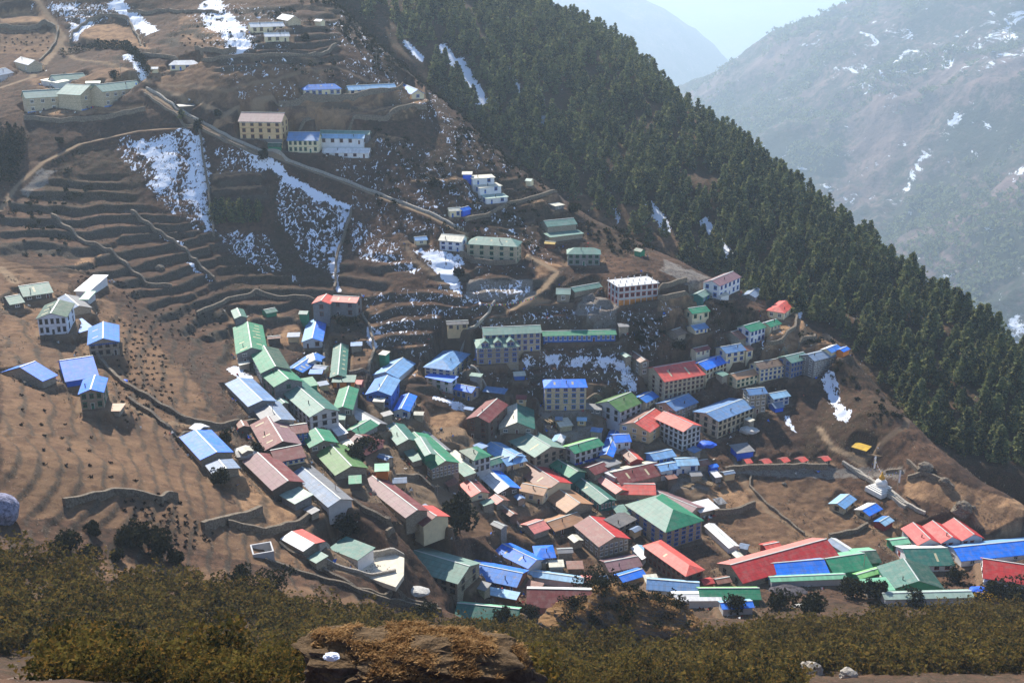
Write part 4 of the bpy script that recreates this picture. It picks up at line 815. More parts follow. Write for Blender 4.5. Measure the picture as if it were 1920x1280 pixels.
def H3(x, y):
    s = x*0.86+y*0.5; q = y*0.86-x*0.5
    w = (fbm(x/750, y/750, 3, 83)-.5)*700
    return np.maximum(H3b(x, y)+(ridged((s+w)/780, q/3000, 4, 81)-0.6)*400+(ridged(x/300, y/300, 5, 87)-.5)*130, -1900)
a0 = np.linspace(0.08, 0.62, 300); r0 = np.linspace(1150, 4300, 320)*K3
AA, RR = np.meshgrid(a0, r0); X3, Y3 = np.sin(AA)*RR, np.cos(AA)*RR; Z3 = H3(X3, Y3)
Z3 = np.minimum(Z3, 110)
U3, V3 = project(X3, Y3, Z3)
sn3 = np.zeros(X3.shape)
for p, w in [([(1828,180),(1790,225),(1765,265),(1720,320),(1700,350)],16),([(1685,375),(1660,395)],16),([(1640,70),(1780,120),(1900,40)],40),([(1600,170),(1720,140)],24),([(1780,560),(1900,620)],60),([(1560,130),(1640,120)],20),([(1850,120),(1920,90)],18),([(1700,260),(1640,300)],10),([(1520,300),(1500,320)],12),([(1900,330),(1920,320)],14),([(1900,600),(1920,640)],26)]:
    pl_ = np.array(p, float)
    for a, c in zip(pl_[:-1], pl_[1:]):
        e = c-a; tt = np.clip(((U3-a[0])*e[0]+(V3-a[1])*e[1])/(e@e), 0, 1); d = np.hypot(U3-a[0]-tt*e[0], V3-a[1]-tt*e[1])
        sn3 = np.maximum(sn3, 1-sstep(w*.4, w*1.3, d))
z3 = np.zeros(X3.shape)
g3 = grid_obj('mountainside', X3, Y3, Z3, MM, {'mA': np.stack([sn3*0.34+0.22, z3, z3], -1)})
tag(g3, 'hazy wooded mountainside with snow gullies across the valley', kind='structure')

def far_ridge(name, pts_, a, b_, r1, r2, lab, seed):
    f = tps_fit(pts_); AA, RR = np.meshgrid(np.linspace(a, b_, 120), np.linspace(r1, r2, 90))
    X, Y = np.sin(AA)*RR, np.cos(AA)*RR; Z = np.clip(f(X, Y)+(ridged(X/1800, Y/1800, 5, seed)-.55)*420, -1990, 120)
    z = np.zeros(X.shape); o = grid_obj(name, X, Y, Z, MM, {'mA': np.stack([z+.1, z, z], -1)}); tag(o, lab, kind='structure'); return o
S4 = [(900,-60,6500),(1120,-25,6500),(1230,20,6600),(1290,60,6700),(1340,112,6800),(1385,165,6900)]
S4 = [(a, b_, d*2) for a, b_, d in S4]
p4 = [cd(*p) for p in S4]
for q in list(p4): p4 += [(q[0]*.8, q[1]*.8, q[2]-1000), (q[0]*1.15, q[1]*1.15, q[2]-1000)]
p4 += [cd(1460,200,14000)]
far_ridge('far_mountain', p4, -0.2, 0.2, 10400, 16400, 'pale blue mountain almost lost in haze', 91)
S5 = [(1100,-12,12500),(1280,-8,12500),(1400,-10,12500),(1500,-12,12500),(1570,50,9500),(1640,10,9500),(1720,-20,9500),(1900,-30,9500)]
S5 = [(a, b_, d*2) for a, b_, d in S5]
p5 = [cd(*p) for p in S5]
for q in list(p5): p5 += [(q[0]*.85, q[1]*.85, q[2]-1100), (q[0]*1.12, q[1]*1.12, q[2]-1000)]

far_ridge('distant_mountain', p5, -0.1, 0.5, 16000, 30000, 'farthest mountain, a faint shape in the haze', 95)
vf = mesh_obj('valley_floor', [(-17000,-400,-2000),(17000,-400,-2000),(17000,43500,-2000),(-17000,43500,-2000)], [(0,1,2,3)], [mat_plain('valley_ground', (84,78,64), 0.95, 0.1, 0.3, 0.01)])
tag(vf, 'valley floor far below', kind='structure')
# the air
hz = mesh_obj('haze', [(x, y, z) for z in (-2001, 135) for y in (-600, 43700) for x in (-17500, 17500)], [(0,2,3,1),(4,5,7,6),(0,1,5,4),(2,6,7,3),(0,4,6,2),(1,3,7,5)], [])
t = NT('valley_haze'); pv = t.n('ShaderNodeVolumePrincipled'); pv.inputs['Color'].default_value = (0.68, 0.85, 1.0, 1); pv.inputs['Density'].default_value = 0.0001
pv.inputs['Anisotropy'].default_value = 0.35; t.l(pv.outputs[0], t.out.inputs[1]); hz.data.materials.append(t.m)
tag(hz, 'blue valley haze', kind='stuff')
# ------------------------------------------------------------ building kit
def box_v(x0, x1, y0, y1, z0, z1): return [(x0,y0,z0),(x1,y0,z0),(x1,y1,z0),(x0,y1,z0),(x0,y0,z1),(x1,y0,z1),(x1,y1,z1),(x0,y1,z1)]
BF = [(0,3,2,1),(4,5,6,7),(0,1,5,4),(1,2,6,5),(2,3,7,6),(3,0,4,7)]
class M:
    def __init__(s): s.V = []; s.F = []; s.mi = []; s.uv = []
    def poly(s, pts, mi=0, uv=None):
        n = len(s.V); s.V += pts; s.F.append(tuple(range(n, n+len(pts)))); s.mi.append(mi)
        if uv is None:
            a = np.array(pts, float); nn = np.cross(a[1]-a[0], a[2]-a[0]); nn /= (np.linalg.norm(nn)+1e-9)
            if abs(nn[2]) > 0.9: uv = [(p[0], p[1]) for p in pts]
            elif abs(nn[0]) > abs(nn[1]): uv = [(p[1], p[2]) for p in pts]
            else: uv = [(p[0], p[2]) for p in pts]
        s.uv += uv
    def box(s, x0, x1, y0, y1, z0, z1, mi=0):
        v = box_v(x0, x1, y0, y1, z0, z1)
        for f in BF: s.poly([v[i] for i in f], mi)
    def slab(s, pts, th, mi=0, u=None):
        a = np.array(pts, float); e = a[1]-a[0]; e /= np.linalg.norm(e); nn = np.cross(a[1]-a[0], a[-1]-a[0]); nn /= np.linalg.norm(nn); w = np.cross(nn, e)
        uv = [(float((p-a[0])@e), float((p-a[0])@w)) for p in a]
        s.poly([tuple(p) for p in a], mi, uv); lo = [tuple(p-np.array([0, 0, th])) for p in a]
        s.poly(lo[::-1], mi, uv[::-1]); n = len(pts)
        for i in range(n): j = (i+1) % n; s.poly([tuple(a[j]), tuple(a[i]), lo[i], lo[j]], mi)
    def build(s, name, mats, parent=None):
        return mesh_obj(name, s.V, s.F, mats, s.mi, s.uv, parent=parent)
WIN = {}
FRC = dict(white=(222,220,214), blue=(52,108,190), green=(40,110,84), brown=(110,58,44), red=(150,48,40), dark=(60,52,46))
glass = NT('window_glass'); glass.bsdf(lin((28, 34, 44)), 0.12, 0.6); glass = glass.m
def win_mesh(fr, kind='window'):
    k = (fr, kind)
    if k in WIN: return WIN[k]
    m = M(); w = 0.5
    if kind == 'window':
        m.box(-.5, .5, -.02, .04, 0, 1, 1)
        for x0, x1, z0, z1 in ((-.53,-.44,-.05,1.05),(.44,.53,-.05,1.05),(-.44,.44,.94,1.05),(-.44,.44,-.05,.04),(-.03,.03,.04,.94)): m.box(x0, x1, -.09, .05, z0, z1, 0)
        m.box(-.44, -.035, -.07, .05, .62, .66, 0); m.box(.035, .44, -.07, .05, .62, .66, 0)
        m.box(-.66, .66, -.2, .05, 1.06, 1.15, 0); m.box(-.62, .62, -.16, .05, -.14, -.06, 0)
    else:
        m.box(-.45, .45, -.03, .05, 0, 2.0, 0)
        for x0, x1, z0, z1 in ((-.56,-.45,0,2.1),(.45,.56,0,2.1),(-.45,.45,2.0,2.1)): m.box(x0, x1, -.1, .05, z0, z1, 2)
        m.box(-.3, .3, -.045, -.03, 1.2, 1.75, 1)
    me = bpy.data.meshes.new(kind); me.from_pydata(m.V, [], m.F)
    for mm in (mat_plain('painted_frame_'+fr, FRC[fr], 0.6, 0.3, 0.12), glass, mat_plain('painted_frame_white', FRC['white'], 0.6, 0.3, 0.12)): me.materials.append(mm)
    me.polygons.foreach_set('material_index', np.array(m.mi, dtype=np.int32)); me.update()
    WIN[k] = me; return me
def put_win(root, fr, x, y, z, w, h, rz, kind='window'):
    o = bpy.data.objects.new(kind, win_mesh(fr, kind)); C.objects.link(o); o.parent = root
    o.location = (x, y, z); o.rotation_euler = (0, 0, rz); o.scale = (w, 1, h)
capm = mat_plain('ridge_cap_metal', (190, 196, 190), 0.5, 0.5, 0.1)
skym = mat_plain('plastic_light_strip', (196, 186, 150), 0.6, 0.3, 0.15)
cavity = 0
def building(s, root, off):
    """one block: walls, roof, windows; `off` is (x, y, z, rot) of this block in the root's frame"""
    L, W, Hh = s['L'], s['Wm'], s['H']; i = 0.45 if s['t'] != 'flat' else 0.0
    i = min(i, L*.08, W*.08)
    holder = root; dx, dy, dz, dr = off
    def place(o): o.location = (dx, dy, dz); o.rotation_euler = (0, 0, dr); return o
    def loc(x, y, z): return (dx+x*cos(dr)-y*sin(dr), dy+x*sin(dr)+y*cos(dr), dz+z)
    span = W if s['r'] == 'p' else L
    rise = s['rise']*span/2 if s['t'] != 'shed' else s['rise']*W*0.5
    if s['t'] == 'shed' and s['rise'] == 0.36: rise = 0.12*W
    wm = mat_wall(WALL[s['wall']], 'stone' if s['wall'] in ('stone', 'beige', 'grey', 'dark') else 'plaster')
    m = M(); x0, x1, y0, y1 = i, L-i, i, W-i; zb = -4.0 if not (s['Hm'] and s['Hm'] > 8) else Hh-2.4
    base = [(x0, y0), (x1, y0), (x1, y1), (x0, y1)]
    top = {k: Hh for k in range(4)}
    if s['t'] == 'shed': top[2] = top[3] = Hh+rise*(y1/W)-.02
    for a in range(4):
        c = (a+1) % 4; pa, pc = base[a], base[c]
        pts_ = [(pa[0], pa[1], zb), (pc[0], pc[1], zb), (pc[0], pc[1], top[c]), (pa[0], pa[1], top[a])]
        if s['t'] == 'gable':
            if s['r'] == 'p' and a in (1, 3): pts_.insert(3, (pa[0], W/2, Hh+rise-.1))
            if s['r'] == 'x' and a in (0, 2): pts_.insert(3, (L/2, pa[1], Hh+rise-.1))
        m.poly(pts_, 0)
    if s['t'] == 'flat':
        m.poly([(x0, y0, Hh), (x1, y0, Hh), (x1, y1, Hh), (x0, y1, Hh)], 0)
    place(m.build('wall', [wm], root))
    c1 = mat_roof(ROOF[s['c']], s['wear']); c2 = mat_roof(ROOF[s['c2']], s['wear']) if s['c2'] else c1  # slope tints: some pairs are own two-tone, paler far ones painted sheen
    r = M(); th = 0.16; o = 0.12; ez = -0.03; R = Hh+rise
    if s['t'] == 'gable':
        if s['r'] == 'p':
            r.slab([(-o,-o,Hh+ez),(L+o,-o,Hh+ez),(L+o,W/2,R),(-o,W/2,R)], th, 0); r.slab([(L+o,W+o,Hh+ez),(-o,W+o,Hh+ez),(-o,W/2,R),(L+o,W/2,R)], th, 1)
        else:
            r.slab([(-o,W+o,Hh+ez),(-o,-o,Hh+ez),(L/2,-o,R),(L/2,W+o,R)], th, 0); r.slab([(L+o,-o,Hh+ez),(L+o,W+o,Hh+ez),(L/2,W+o,R),(L/2,-o,R)], th, 1)
    elif s['t'] == 'hip':
        if s['r'] == 'p' :
            k = min(W/2*0.8, L*0.35)
            A, Bp = (k, W/2, R), (L-k, W/2, R)
            r.slab([(-o,-o,Hh),(L+o,-o,Hh),Bp,A], th, 0); r.slab([(L+o,W+o,Hh),(-o,W+o,Hh),A,Bp], th, 1)
            r.slab([(L+o,-o,Hh),(L+o,W+o,Hh),Bp], th, 1 if s['c2'] else 0); r.slab([(-o,W+o,Hh),(-o,-o,Hh),A], th, 0)
    elif s['t'] == 'shed':
        r.slab([(-o,-o,Hh+ez),(L+o,-o,Hh+ez),(L+o,W+o,Hh+rise),(-o,W+o,Hh+rise)], th, 0)
    else:
        pm = mat_wall(WALL['wgrey'], 'plaster'); q = M(); q.box(-.5, L+.5, -.5, W+.5, Hh+.002, Hh+.28, 0); place(q.build('roof_slab', [pm], root))
        if s['bare']:
            n = 6
            for a in range(n+1):
                for yy in (.2, W/2, W-.2):
                    q = M(); x = .2+(L-.4)*a/n; q.box(x-.17, x+.17, yy-.17, yy+.17, Hh+.28, Hh+.28+1.1, 0); place(q.build('column_stub', [pm], root))
    if r.F: place(r.build('roof', [c1, c2], root))
    if s['t'] == 'gable' and s['cap'] and L > 5:
        q = M()
        if s['r'] == 'p': q.box(-o, L+o, W/2-.22, W/2+.22, R-.05, R+.07)
        else: q.box(L/2-.22, L/2+.22, -o, W+o, R-.05, R+.07)
        place(q.build('ridge_cap', [capm], root))
    rnd = random.Random(int(s['x1']*7+s['y1']*13))
    for k in range(s['sk']):        # pale plastic strips let into the sheets
        q = M(); side = rnd.choice((0, 1)) if s['sk'] > 3 else 0
        if s['r'] == 'p':
            x = L*(k+.6)/(s['sk']+.4); t0, t1 = rnd.uniform(.2, .3), rnd.uniform(.6, .75); y_ = lambda t: (W/2*t if side == 0 else W-W/2*t)
            a, b_ = y_(t0), y_(t1); za, zb_ = Hh+rise*t0+.03, Hh+rise*t1+.03
            P_ = [(x-.42,a,za),(x+.42,a,za),(x+.42,b_,zb_),(x-.42,b_,zb_)]
            if side: P_ = P_[::-1]
        else:
            y = W*(k+.6)/(s['sk']+.4); t0, t1 = rnd.uniform(.25, .3), rnd.uniform(.55, .8); x_ = lambda t: (L/2*t if side == 0 else L-L/2*t)
            a, b_ = x_(t0), x_(t1); za, zb_ = Hh+rise*t0+.03, Hh+rise*t1+.03
            P_ = [(a,y+.42,za),(a,y-.42,za),(b_,y-.42,zb_),(b_,y+.42,zb_)]
            if side: P_ = P_[::-1]
        q.slab(P_, .05); place(q.build('skylight', [skym], root))
    # which end looks at the camera
    cx = s['ox']+s['ex']*L/2; cy = s['oy']+s['ey']*L/2
    rt = 1 if (-cx*s['ex']-cy*s['ey']) > 0 else -1
    rows_ = s['rows']; sh = Hh/rows_ if rows_ else Hh
    if not s['plain']:
        n = s['n']; sp = (L-2*i)/n; ww = min(1.65, sp*.52); wh = min(1.6, sh*.5)
        if s['bare']: ww = sp*.62; wh = sh*.5
        nd = 1 if (s['cat'] in ('house', 'hut', 'school', 'lodge', 'hotel') and n >= 2 and sh > 2.1) else 0
        di = rnd.randrange(n) if n > 2 else (0 if n > 1 else -1)
        for rr_ in range(rows_):
            if s['bare'] and rr_ == 0:
                q_ = n
                for k in range(n):
                    q = M(); x = i+sp*k; q.box(x+.35, x+sp-.15, y0-.12, y0-.01, .1, sh-.35); place(q.build('board_panel', [mat_plain('orange_boards', (198, 130, 62), .8, .2, .25)], root))
                continue
            for k in range(n):
                x = i+sp*(k+.5)
                if rr_ == 0 and nd and k == di:
                    p = loc(x, y0, 0.05); put_win(root, s['fr'] if s['fr'] != 'white' else 'brown', *p, min(1, ww), min(1, (sh-.4)/2.1), dr, 'door'); continue
                p = loc(x, y0, sh*rr_+sh*.34); put_win(root, s['fr'], *p, ww, wh, dr)
        if s['m']:
            mm = s['m']; sp = (W-2*i)/mm; ww = min(1.6, sp*.52)
            xx, rz = (x1, pi/2) if rt > 0 else (x0, -pi/2)
            for rr_ in range(rows_):
                for k in range(mm):
                    p = loc(xx, i+sp*(k+.5), sh*rr_+sh*.34); put_win(root, s['fr'], *p, ww, wh, dr+rz)
        if rows_ > 1:
            for rr_ in range(1, rows_):
                q = M(); q.box(x0-.06, x1+.06, y0-.07, y0, sh*rr_-.1, sh*rr_+.06)
                if rt > 0: q.box(x1, x1+.07, y0, y1, sh*rr_-.1, sh*rr_+.06)
                else: q.box(x0-.07, x0, y0, y1, sh*rr_-.1, sh*rr_+.06)
                place(q.build('floor_band', [mat_wall(tuple(int(v*.8) for v in WALL[s['wall']]), 'plaster')], root))
    if s['band']:
        q = M(); zt = Hh-.12; cb = mat_plain('painted_frame_'+s['band'], FRC[s['band']], 0.6, 0.3, 0.12); dk = mat_plain('painted_frame_dark', FRC['dark'], 0.6, 0.3, 0.12)
        q.box(x0-.05, x1+.05, y0-.12, y0-.01, zt-.55, zt, 0)
        k = 0; x = x0+.3
        while x < x1-.3: q.box(x, x+.35, y0-.16, y0-.12, zt-.45, zt-.1, 1); x += .8
        place(q.build('eave_band', [cb, dk], root))
    if s['plinth']:
        q = M(); pc_ = WALL.get(s['plinth'], (90, 120, 180)); pc_ = (120, 150, 205) if s['plinth'] == 'blue' else pc_
        q.box(x0-.1, x1+.1, y0-.12, y0-.005, -1.0, .75, 0); place(q.build('plinth', [mat_plain('plinth_'+s['plinth'], pc_, .8, .2, .1)], root))
    for k in range(s['dorm']):
        xx = L*(k+.7)/(s['dorm']+.4); q = M(); y = W*.06; z = Hh+rise*.12; w = 1.6
        q.box(xx-w, xx+w, y, y+3.5, z-.4, z+1.7, 0)
        q.poly([(xx-w, y, z+1.7), (xx+w, y, z+1.7), (xx, y, z+2.9)], 0)
        dn = place(q.build('dormer', [wm], root))
        q = M(); q.slab([(xx-w-.3,y+4.2,z+1.6),(xx-w-.3,y-.4,z+1.6),(xx,y-.4,z+3.1),(xx,y+4.2,z+3.1)], .12); q.slab([(xx+w+.3,y-.4,z+1.6),(xx+w+.3,y+4.2,z+1.6),(xx,y+4.2,z+3.1),(xx,y-.4,z+3.1)], .12)
        ro = q.build('dormer_roof', [c1], dn)
        for e in (-.8, .8):
            o2 = bpy.data.objects.new('window', win_mesh('blue')); C.objects.link(o2); o2.parent = dn; o2.location = (xx+e, y, z+.25); o2.scale = (1.1, 1, 1.1)
    if s['cat'] in ('house', 'lodge', 'hotel') and not s['bare'] and rnd.random() < .6 and L > 7:
        q = M(); px_, py_ = L*rnd.uniform(.2, .8), W*rnd.uniform(.15, .35); zt = Hh+(rise*py_*2/W if s['r'] == 'p' else rise*(1-abs(px_-L/2)*2/L))
        q.box(px_-.13, px_+.13, py_-.13, py_+.13, zt-.3, zt+1.1); q.box(px_-.22, px_+.22, py_-.22, py_+.22, zt+1.12, zt+1.22); place(q.build('stovepipe', [mat_plain('sooty_pipe', (58, 54, 52), .7, .4)], root))
root = None; rs = None
for s in B:
    ang = math.atan2(s['ey'], s['ex'])
    if not s['add']:
        nm = s['name'] or ('house' if s['cat'] == 'house' else s['cat'].replace(' ', '_'))
        root = empty(nm, (s['ox'], s['oy'], s['zb']), ang); rs = s; ra = ang
        tag(root, s['label'], s['cat'], s['group']); building(s, root, (0, 0, 0, 0))
    else:
        x, y = s['ox']-rs['ox'], s['oy']-rs['oy']
        building(s, root, (x*cos(ra)+y*sin(ra), -x*sin(ra)+y*cos(ra), s['zb']-rs['zb'], ang-ra))

# small sheds leaning beside the houses, as they crowd the lanes (filler between the larger roofs)
def free(cx, cy, r, skip=None):
    for q in B:
        lx = (cx-q['ox'])*q['ex']+(cy-q['oy'])*q['ey']; ly = -(cx-q['ox'])*q['ey']+(cy-q['oy'])*q['ex']
        if -r < lx < q['L']+r and -r < ly < q['Wm']+r: return False
    return True
kinds = [('grey', 'stone', 'small grey-roofed shed'), ('rust', 'dark', 'small rusty-roofed shed'), ('wblue', 'stone', 'small faded blue shed'), ('cream', 'stone', 'small pale-roofed shed'), ('ggrey', 'stone', 'small grey-green shed'), ('bgrey', 'tanw', 'small blue-grey shed')]
rs2 = random.Random(11); made = 0; src = [s for s in B if s['label'] and len(s['label'].split()) <= 12 and s['cat'] in ('house', 'lodge', 'hotel', 'shed', 'hall')]
rs2.shuffle(src)
for s in src:
    if made >= 46: break
    uu, vv_ = project(s['ox'], s['oy'], s['zb'])
    if not (430 < uu < 1360 and 640 < vv_ < 1110): continue
    for side in (1, -1, 0):
        L2 = rs2.uniform(3.2, 6.0); W2 = rs2.uniform(3.0, 4.6)
        if side == 1: lx, ly = s['L']+1.2, rs2.uniform(0, max(.1, s['Wm']-W2))
        elif side == -1: lx, ly = -L2-1.2, rs2.uniform(0, max(.1, s['Wm']-W2))
        else: lx, ly = rs2.uniform(0, max(.1, s['L']-L2)), -W2-1.4
        ox = s['ox']+lx*s['ex']-ly*s['ey']; oy = s['oy']+lx*s['ey']+ly*s['ex']
        cx = ox+L2/2*s['ex']-W2/2*s['ey']; cy = oy+L2/2*s['ey']+W2/2*s['ex']
        if not free(cx, cy, 2.9) or inpoly(np.array([cx]), np.array([cy]), [(p[0]*1.0, p[1]) for p in yd])[0] or np.hypot(cx-np.mean([p[0] for p in yd]), cy-np.mean([p[1] for p in yd])) < 15: continue
        zc = float(HF(cx, cy)); k_ = kinds[made % len(kinds)]
        q = dict(s); q.update(ox=ox, oy=oy, L=L2, Wm=W2, H=rs2.uniform(2.2, 3.0), zb=zc, label=k_[2]+' beside '+s['label'], cat='shed', name='shed', c=k_[0], c2=None, wall=k_[1], t=rs2.choice(('shed', 'gable')), r='p', rise=.36, rows=1, n=1, m=None, plain=True, add=False, band=None, plinth=None, sk=0, dorm=0, wear=.5, Hm=None, bare=False, group=None, x1=made*3.7, y1=5)
        if len(q['label'].split()) > 16: continue
        ro_ = empty('shed', (ox, oy, zc), math.atan2(q['ey'], q['ex'])); tag(ro_, q['label'], 'shed'); building(q, ro_, (0, 0, 0, 0)); B.append(q); made += 1; break
print('extra sheds', made)
# ------------------------------------------------------------ rock, stone walls
def mat_rock(name, a, c, grass=None, sc_=1.0):
    t = NT(name); pos = t.n('ShaderNodeNewGeometry'); P = pos.outputs['Position']
    n1 = t.noise(1.1*sc_, 6, P, 0.7, 0.5); n2 = t.noise(5*sc_, 4, P, 0.7)
    col = t.mix(t.ramp(n1, 0.35, 0.65), lin(a), lin(c)); col = t.mix(t.math('MULTIPLY', t.ramp(n2, 0.55, 0.7), 0.5), col, lin((60, 54, 48)))
    if grass:
        sx = t.n('ShaderNodeSeparateXYZ'); t.l(pos.outputs['Normal'], sx.inputs[0])
        g = t.math('ADD', sx.outputs[2], t.math('MULTIPLY', n1, 0.9)); col = t.mix(t.ramp(g, 0.95, 1.15), col, t.mix(t.ramp(n2, .35, .65), lin(grass), tuple(x*.6 for x in lin(grass))))
    t.bsdf(col, 0.92, 0.2, 0, t.bump(t.math('ADD', n1, t.math('MULTIPLY', n2, .4)), 0.35/sc_, 0.9)); return t.m
stone_m = mat_rock('dry_stone', (96, 86, 74), (140, 128, 112), None, 1.5)
pale_stone_m = mat_rock('pale_stone', (150, 142, 130), (190, 182, 170), None, 1.5)
def ground(u, v):
    p = hit(u, v, 0.0); 
    q = hit(u, v, 0.0, HF, np.arange(max(30, np.linalg.norm(p)-60), np.linalg.norm(p)+90, .5)); return q
def wall(pts_, h, label, th=0.7, m=stone_m, name='stone_wall', cat='wall', seed=0, top=None):
    wl = [np.array(hit(u, v)[:2]) for u, v in pts_]; P = []
    for a, c in zip(wl[:-1], wl[1:]):
        n = max(1, int(np.linalg.norm(c-a)/1.3))
        for k in range(n): P.append(a+(c-a)*k/n)
    P.append(wl[-1]); P = np.array(P); P += (np.stack([vn(np.arange(len(P))/3, np.zeros(len(P)), seed+5), vn(np.arange(len(P))/3, np.zeros(len(P)), seed+6)], -1)-.5)*.8
    T_ = np.gradient(P, axis=0); T_ /= np.linalg.norm(T_, axis=1)[:, None]+1e-9; N = np.stack([-T_[:, 1], T_[:, 0]], -1)*th/2
    V = []; z = HF(P[:, 0], P[:, 1]); hh = h*(0.85+0.3*vn(np.arange(len(P))*.9, np.ones(len(P)), seed+9))
    zt = z+hh; zt = (zt+np.roll(zt, 1)+np.roll(zt, -1))/3 if len(P) > 4 else zt; zt[0] = z[0]+h; zt[-1] = z[-1]+h
    for i in range(len(P)):
        a, c = P[i]-N[i], P[i]+N[i]; V += [(a[0], a[1], z[i]-2), (a[0], a[1], zt[i]), (c[0], c[1], zt[i]+.05), (c[0], c[1], z[i]-2)]
    Fc = []
    for i in range(len(P)-1):
        k = i*4; Fc += [(k, k+4, k+5, k+1), (k+1, k+5, k+6, k+2), (k+2, k+6, k+7, k+3)]
    e = (len(P)-1)*4; Fc += [(0, 1, 2, 3), (e, e+3, e+2, e+1)]
    o = mesh_obj(name, V, Fc, [m]); tag(o, label, cat, kind='thing'); return o
def K(*p): return [px('K', *q) for q in p]
def VV(vw, *p): return [px(vw, *q) for q in p]
